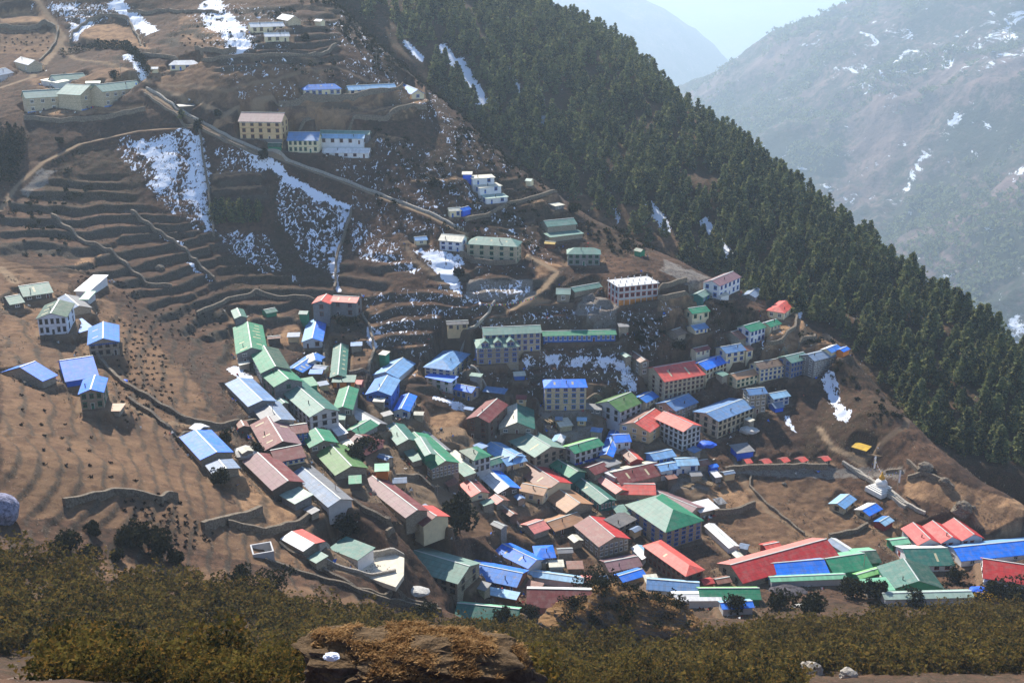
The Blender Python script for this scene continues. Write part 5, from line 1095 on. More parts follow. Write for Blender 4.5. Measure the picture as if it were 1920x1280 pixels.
WL = [([(276,163),(349,210),(434,256),(504,284),(564,306),(644,334),(724,366),(804,396),(868,430)],1.2,'long pale wall on the uphill side of main diagonal path',1.0,1),
 ([(272,180),(340,228),(425,272),(495,300)],1.0,'low wall on downhill side of the diagonal path near school',.8,0),
 ([(522,190),(640,191),(700,186),(755,180)],3.0,'straight retaining wall directly under the blue classrooms',1,0),
 ([(524,221),(640,226),(720,224),(800,212)],1.6,'outer retaining wall of the golden playground terrace',1,0),
 ([(45,224),(110,230),(200,222),(272,208)],2.2,'tall retaining wall in front of the long school',1,0),
 ([(132,80),(135,62),(165,38),(210,27),(240,38),(258,62),(272,86)],1.8,'horseshoe wall around the round golden field',1,0),
 ([(0,52),(60,56),(88,48),(104,58)],2.4,'dark wall below the top-corner golden field',1,0),
 ([(660,395),(650,430),(632,480),(628,545)],2.0,'wall running straight downhill from snow streak to red-roofed house',1,0),
 ([(372,238),(382,300),(394,380),(402,442)],2.2,'dark boundary wall beside the big snow field',1,0),
 ([(245,395),(290,430),(345,466),(402,525)],1.8,'wall with snow beside it crossing the left terraces',1,0),
 ([(98,405),(160,455),(205,470),(275,530),(322,540)],1.8,'winding wall down the upper left terraces',1,0),
 ([(368,592),(430,560),(480,545),(560,560),(590,560)],1.8,'curved wall above the field left of the red-roofed house',1,0),
 ([(182,672),(230,720),(300,762),(350,790),(420,800),(482,788)],1.8,'long wall from left blue houses to torn blue shed',1,0),
 ([(240,750),(300,790),(330,812),(366,808)],1.5,'short parallel wall below the long left wall',1,0),
 ([(120,945),(215,925),(300,938),(330,930)],2.0,'rough wall crossing the brown lower-left fields',1,0),
 ([(378,990),(420,978),(455,972),(492,962)],2.4,'thick wall stub at the edge of rounded pale field',1.4,0),
 ([(430,985),(500,998),(560,985),(590,960)],2.0,'curved wall holding up the rounded pale field',1,0),
 (VV('J',(1222,945),(1400,1070),(1640,1250)),1.8,'whitish wall along lane beside brown yard below dark tree',.8,1),
 (K((60,345),(200,335),(400,330),(560,325),(700,335)),2.2,'dark wall under the row of little huts',1,0),
 (K((0,620),(120,596),(242,562)),2.6,'thick wall in the field below the bare trees',1,0),
 (K((225,360),(212,440),(330,560),(460,660),(560,740)),1.0,'thin wall running down between two grey fields',.7,0),
 (K((700,748),(800,735),(880,712),(950,680)),1.8,'curved wall below the two field huts',1,0),
 (K((790,285),(900,350),(1050,450),(1200,560)),1.2,'longest pale prayer wall left of the stupa',1.2,1),
 (K((850,318),(960,400),(1080,490),(1180,570)),1.2,'middle pale prayer wall nearest the stupa base',1.2,1),
 (K((1060,470),(1160,540),(1310,610)),1.2,'pale wall leading from stupa toward three-gabled lodge',1.,1),
 (K((1195,285),(1262,362)),1.4,'short wall at the forest edge above the boulder outcrop',1,0),
 (K((1060,350),(1150,345)),1.0,'low stone line beside the right prayer flag pole',1,0),
 (K((1200,385),(1290,365),(1400,420),(1480,455)),1.6,'wall around the bright field at forest edge',1,0),
 (VV('G',(512,236),(620,215),(722,188)),2.2,'upper terrace wall right of the unfinished building',1,0),
 (VV('G',(506,318),(640,300),(790,268)),2.2,'lower terrace wall right of the unfinished building',1,0),
 (VV('G',(1290,640),(1400,620),(1500,540),(1545,450)),1.8,'inner curved wall of golden terraces at the spur',1,0),
 (VV('G',(1300,700),(1500,640),(1640,600),(1710,545)),1.8,'outer curved wall of golden terraces at the spur',1,0),
 (VV('E',(1215,880),(1390,850),(1450,640),(1420,480),(1340,320)),1.4,'oval yard wall right of the narrow teal barn',1,0),
 (VV('E',(1000,640),(990,740),(1010,900),(1040,960)),1.2,'straight lane wall between blue houses and teal barn',.8,0),
 (VV('M',(0,430),(200,500),(450,580),(800,700),(1250,790)),1.3,'lower of two long thin walls under the white courtyard',.8,0),
 (VV('M',(100,300),(400,490),(650,640),(1000,720),(1240,770)),1.3,'upper of two long thin walls under the white courtyard',.8,0),
 (VV('M',(375,405),(440,345)),2.4,'white yard wall at its left end',.8,1),
 (VV('M',(740,335),(860,375),(995,425)),2.4,'white yard wall along the uphill side',.8,1),
 (VV('M',(380,425),(600,500),(800,560),(930,600)),1.0,'low white curb wall along downhill side of the yard',.6,1),
 (VV('J',(20,1010),(130,1060),(300,1150),(400,1170),(310,1270)),2.0,'wall around the brown fields left of red gabled house',1,0),
 (VV('J',(340,740),(600,745),(760,860)),1.8,'wall behind the brown yard left of dark tree',1,0),
 (VV('F',(560,340),(620,300),(800,190),(900,20)),1.0,'thin wall climbing from dormered lodge to rubble terrace',.7,1),
 (VV('F',(690,600),(800,690),(880,760)),1.2,'wall beside the snowy lane below the dormered lodge',.8,1),
 (VV('F',(1690,920),(1820,880),(1920,830)),2.0,'curved terrace wall right of the blue hotel',1,0),
 (VV('N',(80,402),(300,425),(560,440),(900,412),(1200,400),(1400,380),(1500,330)),1.6,'long wall across the upper hill below the white blocks',1,0),
 (VV('N',(480,358),(600,372),(780,366)),2.2,'dark retaining wall under the dotted upper field',1,0),
 (VV('N',(0,85),(250,80),(480,90),(650,95)),1.6,'topmost wall across the snowy upper fields',1,0),
 (VV('C',(570,880),(800,940),(980,955)),2.4,'retaining wall in front of the green three-storey lodge',1,0),
 (VV('C',(600,620),(760,580),(900,520),(1300,440)),1.8,'retaining wall of the golden yard below tiered house',1,0),
 (VV('A',(440,210),(420,330),(350,420),(300,470)),1.4,'wall beside the upper footpath near white-roofed house',1,0)]
for i, (p, h, lb, th, pl_) in enumerate(WL): wall(p, h, lb, th, pale_stone_m if pl_ else stone_m, seed=i*13)

def blob(name, c, r, mat, label, cat, seed=0, n=4, amp=0.35, flat=0.0, kind=None, cube=0.0):
    import bmesh
    bm = bmesh.new(); bmesh.ops.create_icosphere(bm, subdivisions=n, radius=1.0)
    P = np.array([v.co[:] for v in bm.verts]); F_ = [[v.index for v in f.verts] for f in bm.faces]; bm.free()
    if cube: P = P/np.maximum(np.abs(P).max(1)**cube, .3)[:, None]
    nz = lambda s, sd: fbm(P[:, 0]*s+P[:, 2]*1.7*s+sd, P[:, 1]*s-P[:, 2]*1.3*s, 4, seed+sd)
    d = 1+(nz(1.6, 1)-.5)*amp*2+(ridged(P[:, 0]*3+P[:, 2]*2, P[:, 1]*3+P[:, 2], 3, seed+7)-.5)*amp*.6
    P = P*d[:, None]*np.array(r)+np.array([0, 0, 0]); 
    if flat: P[:, 2] = np.where(P[:, 2] > flat*r[2], flat*r[2]+(P[:, 2]-flat*r[2])*.25, P[:, 2])
    o = mesh_obj(name, P, F_, [mat], smooth=False); o.location = c; tag(o, label, cat, kind=kind); return o
rock_m = mat_rock('outcrop_rock', (84, 74, 66), (146, 136, 126), (150, 116, 78), 1.3)
ledge_m = mat_rock('ledge_rock', (58, 48, 42), (98, 86, 78), (112, 90, 64), 1.6)
p = ground(1803, 960); blob('boulder', (p[0], p[1], p[2]+1.2), (3.6, 3, 3.2), stone_m, 'solitary dark boulder standing in the bright right-hand field', 'boulder', 3)
for k, (u, v, r_, lb) in enumerate([(1470,908,.7,'small dark rock in the middle of the grey field'),(1825,952,.7,'flat small stone just right of the big boulder'),(300,505,1.6,'grey rock set into the terrace wall on left'),(1520,1262,1.9,'pale grey rock among scrub at bottom right'),(1590,1268,1.3,'smaller pale rock at right of the pale bottom rock'),(1640,1205,2.2,'grey rock slab showing between bushes at lower right'),(725,975,1.0,'tiny pale stone at the field corner above yard'),(1735,880,2.2,'grey rock outcrop at forest edge above field'),(1770,905,1.7,'lower grey rock outcrop at the forest edge')]):
    p = ground(u, v); blob('rock', (p[0], p[1], p[2]+r_*.35), (r_*1.3, r_, r_), pale_stone_m if k in (3, 4, 5) else stone_m, lb, 'rock', 20+k, 3)
p = ground(12, 975); blob('rock', (p[0]-1.5, p[1], p[2]+2.6), (4.8, 4, 4.4), mat_rock('white_lichen_rock', (104,104,122), (168,168,190), None, 1.2), 'large whitish dome-shaped rock at left picture edge', 'rock', 50, 4, .12)
# rocky knoll at the village foot
kn = ground(1165, 1205)
for dx, dy, dz, r, sd in [(2,2,-2.6,(18,10,11),3)]:
    blob('rocky_knoll', (kn[0]+dx, kn[1]+dy+6, kn[2]+dz), r, rock_m, 'rocky knoll with dry grass rising before the village', 'knoll', 61, 6, .42)
lc = rays(778, 1238); lc = lc/np.linalg.norm(lc)*49
lg = blob('rock_ledge', (lc[0], lc[1], lc[2]-1.9), (4.5, 2.0, 4.3), ledge_m, 'big rock ledge with tawny grass top in the foreground', 'rock', 77, 6, .42, flat=.50, cube=.18); lg.rotation_euler = (0.05, 0.10, 0.12); bpy.context.view_layer.update()
# ------------------------------------------------------------ foliage
def mat_leaf(name, a, c, d, tr=0.35, sc_=0.12):
    t = NT(name); P = t.n('ShaderNodeNewGeometry').outputs['Position']
    n1 = t.noise(sc_, 3, P, 0.6); n2 = t.noise(sc_*9, 3, P, 0.6)
    col = t.mix(t.ramp(n1, 0.38, 0.62), lin(a), lin(c)); col = t.mix(t.ramp(n2, 0.45, 0.72), col, lin(d))
    di = t.n('ShaderNodeBsdfDiffuse'); tl = t.n('ShaderNodeBsdfTranslucent'); mx = t.n('ShaderNodeMixShader'); mx.inputs[0].default_value = tr
    t.l(col, di.inputs[0]); t.l(col, tl.inputs[0]); t.l(di.outputs[0], mx.inputs[1]); t.l(tl.outputs[0], mx.inputs[2]); t.l(mx.outputs[0], t.out.inputs[0]); return t.m
pine_m = mat_leaf('pine_needles', (34, 56, 56), (100, 114, 78), (168, 158, 98), .36, .15)
bush_m = mat_leaf('scrub_leaves', (40, 46, 26), (102, 92, 46), (136, 102, 50), .38, .24)
dark_m = mat_leaf('juniper_leaves', (30, 36, 26), (44, 46, 30), (60, 52, 34), .2, .3)
twig_m = mat_leaf('bare_twigs', (70, 52, 46), (92, 70, 60), (110, 84, 70), .1, .3)
gold_m = mat_leaf('yellow_leaves', (190, 150, 30), (220, 180, 50), (170, 120, 30), .3, .3)
grass_m = mat_leaf('dry_grass', (164, 128, 86), (190, 156, 110), (104, 80, 54), .4, 2.0)
bark_m = mat_plain('bark', (74, 60, 50), .95, .1, .25, 2)
def tri_cloud(c, size, rng, up=0.3):
    n = len(c); a = rng.normal(size=(n, 3)); a[:, 2] *= .6; a /= np.linalg.norm(a, axis=1)[:, None]
    b_ = rng.normal(size=(n, 3)); b_ -= (b_*a).sum(1)[:, None]*a; b_ /= np.linalg.norm(b_, axis=1)[:, None]
    s = size*(.7+.6*rng.random(n))[:, None]
    return np.stack([c+a*s*.62, c-a*s*.4+b_*s*.5, c-a*s*.4-b_*s*.5], 1).reshape(-1, 3)
def trunk_v(h, r, lean=0.0):
    V = []; 
    for z, q in ((-1.0, 1.2), (h*.5, .8), (h, .25)):
        for k in range(5): V.append((r*q*cos(k*2*pi/5)+lean*z*z/h*.1, r*q*sin(k*2*pi/5), z))
    F_ = []
    for l in (0, 5):
        for k in range(5): F_.append((l+k, l+(k+1) % 5, l+5+(k+1) % 5, l+5+k))
    return V, F_
def pine_pts(n, h, rng, wid=.26, sz=.95):
    z = rng.random(n)**1.15*.92+.08; lob = 1+.25*np.sin(z*26+rng.random()*6)
    R = (wid*h*(1-z)**.75*lob+.25)*(.35+.65*np.sqrt(rng.random(n))); th = rng.random(n)*2*pi
    R = R*(1+.3*np.sin(th*3+rng.random()*6)+.2*np.sin(th*5+z*9))
    return np.stack([R*np.cos(th), R*np.sin(th), z*h], -1)
def bush_pts(n, rng, lobes=4):
    c = rng.normal(size=(lobes, 3))*[.42, .42, .14]+[0, 0, .55]; k = rng.integers(0, lobes, n)
    d = rng.normal(size=(n, 3)); d /= np.linalg.norm(d, axis=1)[:, None]; d *= (.36+.16*rng.random((n, 1)))*(.8+.4*rng.random((lobes, 1)))[k]
    p = c[k]+d; p[:, 2] = np.abs(p[:, 2]); return p
def cloud_mesh(name, pts_, size, mat, rng, trunk=None):
    T3 = tri_cloud(pts_, size, rng); F_ = [(3*i, 3*i+1, 3*i+2) for i in range(len(pts_))]; V = T3.tolist(); mi = [0]*len(F_); ms = [mat]
    if trunk:
        tv, tf = trunk; n = len(V); V += tv; F_ += [tuple(i+n for i in f) for f in tf]; mi += [1]*len(tf); ms.append(bark_m)
    me = bpy.data.meshes.new(name); me.from_pydata(V, [], F_)
    for m_ in ms: me.materials.append(m_)
    me.polygons.foreach_set('material_index', np.array(mi, dtype=np.int32)); me.update(); return me
def stuff_cloud(name, P, size, mat, rng, label):
    T3 = tri_cloud(P, size, rng).astype(np.float32); n = len(P); me = bpy.data.meshes.new(name)
    me.vertices.add(3*n); me.vertices.foreach_set('co', T3.ravel()); me.loops.add(3*n); me.loops.foreach_set('vertex_index', np.arange(3*n, dtype=np.int32))
    me.polygons.add(n); me.polygons.foreach_set('loop_start', np.arange(0, 3*n, 3, dtype=np.int32)); me.update(calc_edges=True)
    me.materials.append(mat); o = bpy.data.objects.new(name, me); C.objects.link(o); tag(o, label, kind='stuff'); return o
R2 = np.random.default_rng(21)
# pine forest
fp = [(660,-30),(1000,-30),(1040,30),(1160,85),(1210,130),(1300,200),(1410,290),(1490,360),(1560,420),(1660,490),(1790,590),(1930,690),(1930,1010),(1800,960),(1700,850),(1600,740),(1500,640),(1440,600),(1300,540),(1160,460),(1040,390),(960,310),(850,215),(760,130),(690,50)]
N = 30000; aa = R2.uniform(-.16, .56, N); rr = np.sqrt(R2.uniform(480**2, 1080**2, N)); x = np.sin(aa)*rr; y = np.cos(aa)*rr; z = H2(x, y)
fi = np.clip((np.arctan2(x, y)+.16)/.78*329, 0, 329).astype(int); fj = np.clip((rr-470)/780*299, 0, 299).astype(int)
z = np.maximum(Z2[fj, fi], HF(x, y)); u, v = project(x, y, z)
ok = inpoly(u, v, fp) & ~inpoly(u, v, [(-300,-300),(560,-300),(620,-5),(760,130),(850,200),(1030,350),(1160,430),(1300,500),(1440,570),(1520,600),(1590,640),(1625,690),(1680,755),(1760,845),(1840,895),(1960,950),(2300,1400),(-300,1400)])
fi = np.clip(((np.arctan2(x, y)-a0[0]) if False else (np.arctan2(x, y)+.16)/.78*329), 0, 329).astype(int); fj = np.clip((rr-470)/780*299, 0, 299).astype(int)
ok &= (sn2[fj, fi] < .5) & ((bare2[fj, fi] < .5) | (R2.random(N) < .22)) & (fbm(x/30, y/30, 3, 101) > np.where(rr < 680, .20, .37))
# keep what the nearer spur does not cover
vis = np.ones(N, bool)
for t_ in np.linspace(.55, .93, 16): vis &= ~((z+8)*t_ < H0(x*t_, y*t_)) | (t_*rr > 640)
ok &= vis; cand = np.flatnonzero(ok)
cell = {}; sel = []
for i in cand:
    key = (int(x[i]//7.2), int(y[i]//7.2))
    if key in cell: continue
    cell[key] = 1; sel.append(i)
sel = np.array(sel); sel = sel[np.argsort(rr[sel])]
print('pines', len(sel))
protos = []
for k in range(6):
    h = 1.0; rg = np.random.default_rng(300+k); P_ = pine_pts(420, 12.5, rg, .25+.03*(k % 3)); protos.append(cloud_mesh('pine_tree', P_, 1.35, pine_m, rg, trunk_v(9, .22)))
hs = 0.5+.95*R2.random(N)**1.3
for i in sel[:300]:
    o = bpy.data.objects.new('pine_tree', protos[i % 6]); C.objects.link(o); o.location = (x[i], y[i], z[i]-.2); s_ = hs[i]; o.scale = (s_, s_, s_); o.rotation_euler = (0, 0, R2.random()*6.28)
    tag(o, 'dark bluish pine on the forested slope nearest the village', 'pine tree', 'pine trees on the slope nearest the village')
PP = []
for i in sel[300:3400]:
    n = 210 if rr[i] < 800 else 150; h = 12.5*hs[i]; PP.append(pine_pts(n, h, R2, R2.uniform(.25,.33))+[x[i], y[i], z[i]-.2])
stuff_cloud('pine_forest', np.concatenate(PP), 1.9, pine_m, R2, 'dense pine forest covering the far slope up to the ridge')
# foreground scrub
fg = [(-80,1040),(100,1058),(300,1090),(450,1108),(640,1150),(760,1166),(900,1184),(1010,1196),(1080,1215),(1270,1222),(1400,1190),(1500,1175),(1700,1160),(1990,1140),(1990,1310),(-80,1310)]
N = 60000; xb = R2.uniform(-210, 210, N); yb = R2.uniform(40, 345, N); zb_ = HF(xb, yb); ub, vb = project(xb, yb, zb_)
ok = inpoly(ub, vb, fg) & (fbm(xb/16, yb/16, 3, 111) > .36) & ~((np.abs(ub-1165) < 95) & (vb < 1215)) & ~((ub < 130) & (vb > 1225) & (ub+ (vb-1225) < 170)) & ~((ub > 1500) & (vb > 1262)) & (np.hypot(xb, yb) > 62) & (fbm(xb/6, yb/6, 2, 117) > .36)
cell = {}; selb = []
for i in np.flatnonzero(ok):
    key = (int(xb[i]//3.2), int(yb[i]//3.2))
    if key in cell: continue
    cell[key] = 1; selb.append(i)
selb = np.array(selb); db = np.hypot(xb, yb)[selb]; selb = selb[np.argsort(db)]
print('bushes', len(selb))
bpro = [cloud_mesh('scrub_bush', bush_pts(900, np.random.default_rng(400+k), 8)*[3.7, 3.7, 4.2], .42, bush_m, np.random.default_rng(500+k)) for k in range(6)]
sb_ = .55+.85*R2.random(N)**1.4
for i in selb[:300]:
    o = bpy.data.objects.new('scrub_bush', bpro[i % 6]); C.objects.link(o); o.location = (xb[i], yb[i], zb_[i]-.3); s_ = sb_[i]*min(1, .35+np.hypot(xb[i], yb[i])/260); o.scale = (s_, s_, s_*1.1); o.rotation_euler = (0, 0, R2.random()*6.28)
    tag(o, 'olive and rusty scrub bush on the slope along the lower edge', 'bush', 'scrub bushes on the nearest slope')
PP = [bush_pts(130, R2, 4)*[3.7*sb_[i], 3.7*sb_[i], 4.2*sb_[i]]+[xb[i], yb[i], zb_[i]-.3] for i in selb[300:3300]]
stuff_cloud('scrub', np.concatenate(PP), .8, bush_m, R2, 'dense olive scrub on the slope in front of village')
# dark scrub on the hill
N = 26000; xs = R2.uniform(-300, 240, N); ys = R2.uniform(300, 720, N); zs = HF(xs, ys); us, vs = project(xs, ys, zs)
dens = np.zeros(N)
for poly, dn in [([(660,230),(800,200),(900,260),(1010,330),(1060,430),(1000,470),(760,330)],.16),([(640,0),(780,130),(1020,340),(980,340),(820,230),(680,110),(590,0)],.3),([(120,250),(240,300),(250,330),(100,400),(40,380)],.12),([(700,300),(1000,440),(900,460),(700,380)],.1),
                 ([(1160,590),(1250,590),(1330,640),(1300,700),(1180,660)],.22),([(1080,390),(1230,470),(1160,480),(1060,420)],.3),([(560,340),(700,400),(720,470),(560,440)],.07),([(1300,560),(1420,580),(1400,620),(1300,600)],.25),([(640,1140),(900,1180),(1100,1100),(1300,1120),(1500,1120),(1500,1200),(640,1200)],.25),
                 ([(1500,1100),(1920,1090),(1920,1150),(1500,1170)],.25),([(1440,570),(1560,640),(1600,700),(1700,780),(1640,790),(1540,690)],.2),([(430,130),(640,130),(700,180),(560,170)],.08),([(330,0),(620,0),(640,120),(520,130),(400,100)],.05),([(0,380),(110,330),(130,480),(0,480)],.10),([(200,960),(340,1040),(330,1080),(180,1010)],.10),([(1290,620),(1340,620),(1330,660),(1290,660)],.3)]:
    dens = np.maximum(dens, np.where(inpoly(us, vs, poly), dn, 0))
cover = np.zeros(N, bool)
for s in B:
    lx = (xs-s['ox'])*s['ex']+(ys-s['oy'])*s['ey']; ly = -(xs-s['ox'])*s['ey']+(ys-s['oy'])*s['ex']
    cover |= (lx > -2) & (lx < s['L']+2) & (ly > -2.5) & (ly < s['Wm']+2)
dens = dens*2.2*(fbm(xs/22, ys/22, 2, 131) > .45)
pk = np.flatnonzero((R2.random(N) < dens) & ~cover); print('shrubs', len(pk))
PP = [bush_pts(46, R2, 3)*(lambda s_: [2.6*s_, 2.6*s_, 2.2*s_])(.4+.8*R2.random()**2)+[xs[i], ys[i], zs[i]-.2] for i in pk]
stuff_cloud('hillside_shrubs', np.concatenate(PP), .75, dark_m, R2, 'dark low shrubs scattered over the hillside')
# wooded specks across the valley
N = 9000; aa = R2.uniform(.14, .5, N); rr = R2.uniform(1500, 3300, N)*K3; x3 = np.sin(aa)*rr; y3 = np.cos(aa)*rr; q3 = (fbm(x3/260, y3/260, 4, 141) > .5) & (fbm(x3/900, y3/900, 2, 143) > .42)
x3, y3 = x3[q3], y3[q3]; z3_ = H3(x3, y3); n3_ = len(x3)
P3 = np.repeat(np.stack([x3, y3, z3_+6], -1), 7, 0)+R2.normal(size=(n3_*7, 3))*[13, 13, 6]
stuff_cloud('far_woods', P3, 17, pine_m, R2, 'distant woods on the mountainside across the valley')

# dark manure heaps in rows on the fields
DP = []
for poly, du, dv in [([(200,590),(300,620),(330,760),(230,800)],11,11),([(140,520),(190,485),(170,560)],12,8),([(210,520),(270,540),(250,600)],10,9),([(0,55),(105,65),(95,100),(0,95)],13,8),([(330,60),(440,78),(430,92),(340,88)],13,6),([(240,590),(420,560),(430,620),(340,640)],16,10),([(220,930),(330,940),(420,1010),(330,1040),(260,1000)],16,12),([(0,690),(60,720),(200,840),(330,940),(200,930),(60,860)],42,26),([(610,640),(680,600),(690,680),(640,690)],16,12)]:
    for uu in np.arange(min(p[0] for p in poly), max(p[0] for p in poly), du):
        for ww in np.arange(min(p[1] for p in poly), max(p[1] for p in poly), dv):
            if inpoly(np.array([uu]), np.array([ww]), poly)[0]: g_ = ground(uu+R2.normal()*3.4, ww+R2.normal()*2.4); DP.append(g_)
DP = np.array(DP); stuff_cloud('manure_heaps', np.repeat(DP, 16, 0)+R2.normal(size=(len(DP)*16, 3))*[.3, .3, .14]+[0, 0, .2], .6, mat_plain('dark_manure', (44, 36, 30), .95, .1, .2), R2, 'small dark manure heaps in rows on the fields')
# rubble and crumbs of stone between the houses, old snow in their shade
RP = []; SP_ = []
for s in B:
    per = 2*(s['L']+s['Wm'])
    for _ in range(int(per*2.2)):
        a = R2.random()*per; e_ = R2.exponential(2.0)+.6
        if a < s['L']: lx, ly = a, -e_
        elif a < s['L']+s['Wm']: lx, ly = s['L']+e_, a-s['L']
        elif a < 2*s['L']+s['Wm']: lx, ly = a-s['L']-s['Wm'], s['Wm']+e_
        else: lx, ly = -e_, a-2*s['L']-s['Wm']
        RP.append((s['ox']+lx*s['ex']-ly*s['ey'], s['oy']+lx*s['ey']+ly*s['ex']))
RP = np.array(RP); g_ = HF(RP[:, 0], RP[:, 1]); RP = np.c_[RP, g_]; k_ = vn(RP[:, 0]/6, RP[:, 1]/6, 171) > .42; RP = RP[k_]
stuff_cloud('rubble', np.repeat(RP, 5, 0)+R2.normal(size=(len(RP)*5, 3))*[.55, .55, .12]+[0, 0, .12], .42, stone_m, R2, 'loose stones and rubble lying between the houses')
k5 = np.flatnonzero(vn(RP[:, 0]/5, RP[:, 1]/5, 191) > .62)[::4]; CP_ = RP[k5]
T3 = tri_cloud(np.repeat(CP_, 2, 0)+R2.normal(size=(len(CP_)*2, 3))*[.5, .5, .2]+[0, 0, .5], 1.1, R2); n = len(T3)//3
o = mesh_obj('yard_clutter', T3, [(3*i, 3*i+1, 3*i+2) for i in range(n)], [mat_plain('scrap_blue', (50, 110, 210), .7), mat_plain('scrap_white', (214, 214, 210), .7), mat_plain('scrap_red', (170, 70, 60), .7), mat_plain('scrap_wood', (120, 96, 72), .8), mat_plain('scrap_dark', (50, 46, 44), .8)], R2.choice([0, 1, 1, 2, 3, 3, 4, 4], n)); tag(o, 'scraps, laundry and odds and ends lying about the yards', kind='stuff')
xs4 = R2.uniform(-250, 230, 26000); ys4 = R2.uniform(330, 720, 26000); k_ = (fbm(xs4/14, ys4/14, 3, 181) > .56); xs4, ys4 = xs4[k_], ys4[k_]
S4_ = np.c_[xs4, ys4, HF(xs4, ys4)+.15]; stuff_cloud('loose_stones', np.repeat(S4_, 2, 0)+R2.normal(size=(len(S4_)*2, 3))*[.5, .5, .05], .55, stone_m, R2, 'scattered grey stones on the open slopes')
# single trees one can point to
def one_tree(u, v, h, w, kind, label, cat='tree', name='tree'):
    p = ground(u, v); r = empty(name, tuple(p)); tag(r, label, cat); rg = np.random.default_rng(int(u*3+v))
    if kind == 'dark':
        c = np.concatenate([bush_pts(700, rg, 9), bush_pts(300, rg, 5)*.75])*[w*.6, w*.6, h*.8]+[0, 0, h*.14]; m_ = dark_m; sz = .19*max(h, 4)**.8; tv = trunk_v(h*.6, .05*h**.7)
    elif kind == 'pine':
        c = pine_pts(300, h, rg, w/h*.55); m_ = pine_m; sz = .95; tv = trunk_v(h*.85, .2)
    elif kind == 'gold':
        c = bush_pts(200, rg, 5)*[w*.6, w*.6, h*.9]; m_ = gold_m; sz = .5; tv = trunk_v(h*.4, .1)
    else:
        c = None
    if c is not None:
        me = cloud_mesh('crown', c, sz, m_, rg); o = bpy.data.objects.new('crown', me); C.objects.link(o); o.parent = r
        mesh_obj('trunk', tv[0], tv[1], [bark_m], parent=r)
    else:      # bare: forked branches
        V = []; F_ = []
        def limb(a, d, L, rad, lv):
            e = a+d*L; s_ = np.cross(d, [0.3, .5, .8]); s_ /= np.linalg.norm(s_); t_ = np.cross(d, s_); n = len(V)
            for q, rr_ in ((a, rad), (e, rad*.6)):
                for k in range(3): V.append(tuple(q+(s_*cos(k*2.094)+t_*sin(k*2.094))*rr_))
            for k in range(3): F_.append((n+k, n+(k+1) % 3, n+3+(k+1) % 3, n+3+k))
            if lv:
                for _ in range(3): dd = d+rg.normal(size=3)*.45; dd[2] = abs(dd[2])*.8+.2; limb(e, dd/np.linalg.norm(dd), L*.68, rad*.6, lv-1)
        limb(np.array([0., 0, -.5]), np.array([0., 0, 1]), h*.34, .16, 4)
        mesh_obj('crown', V, F_, [twig_m], parent=r)
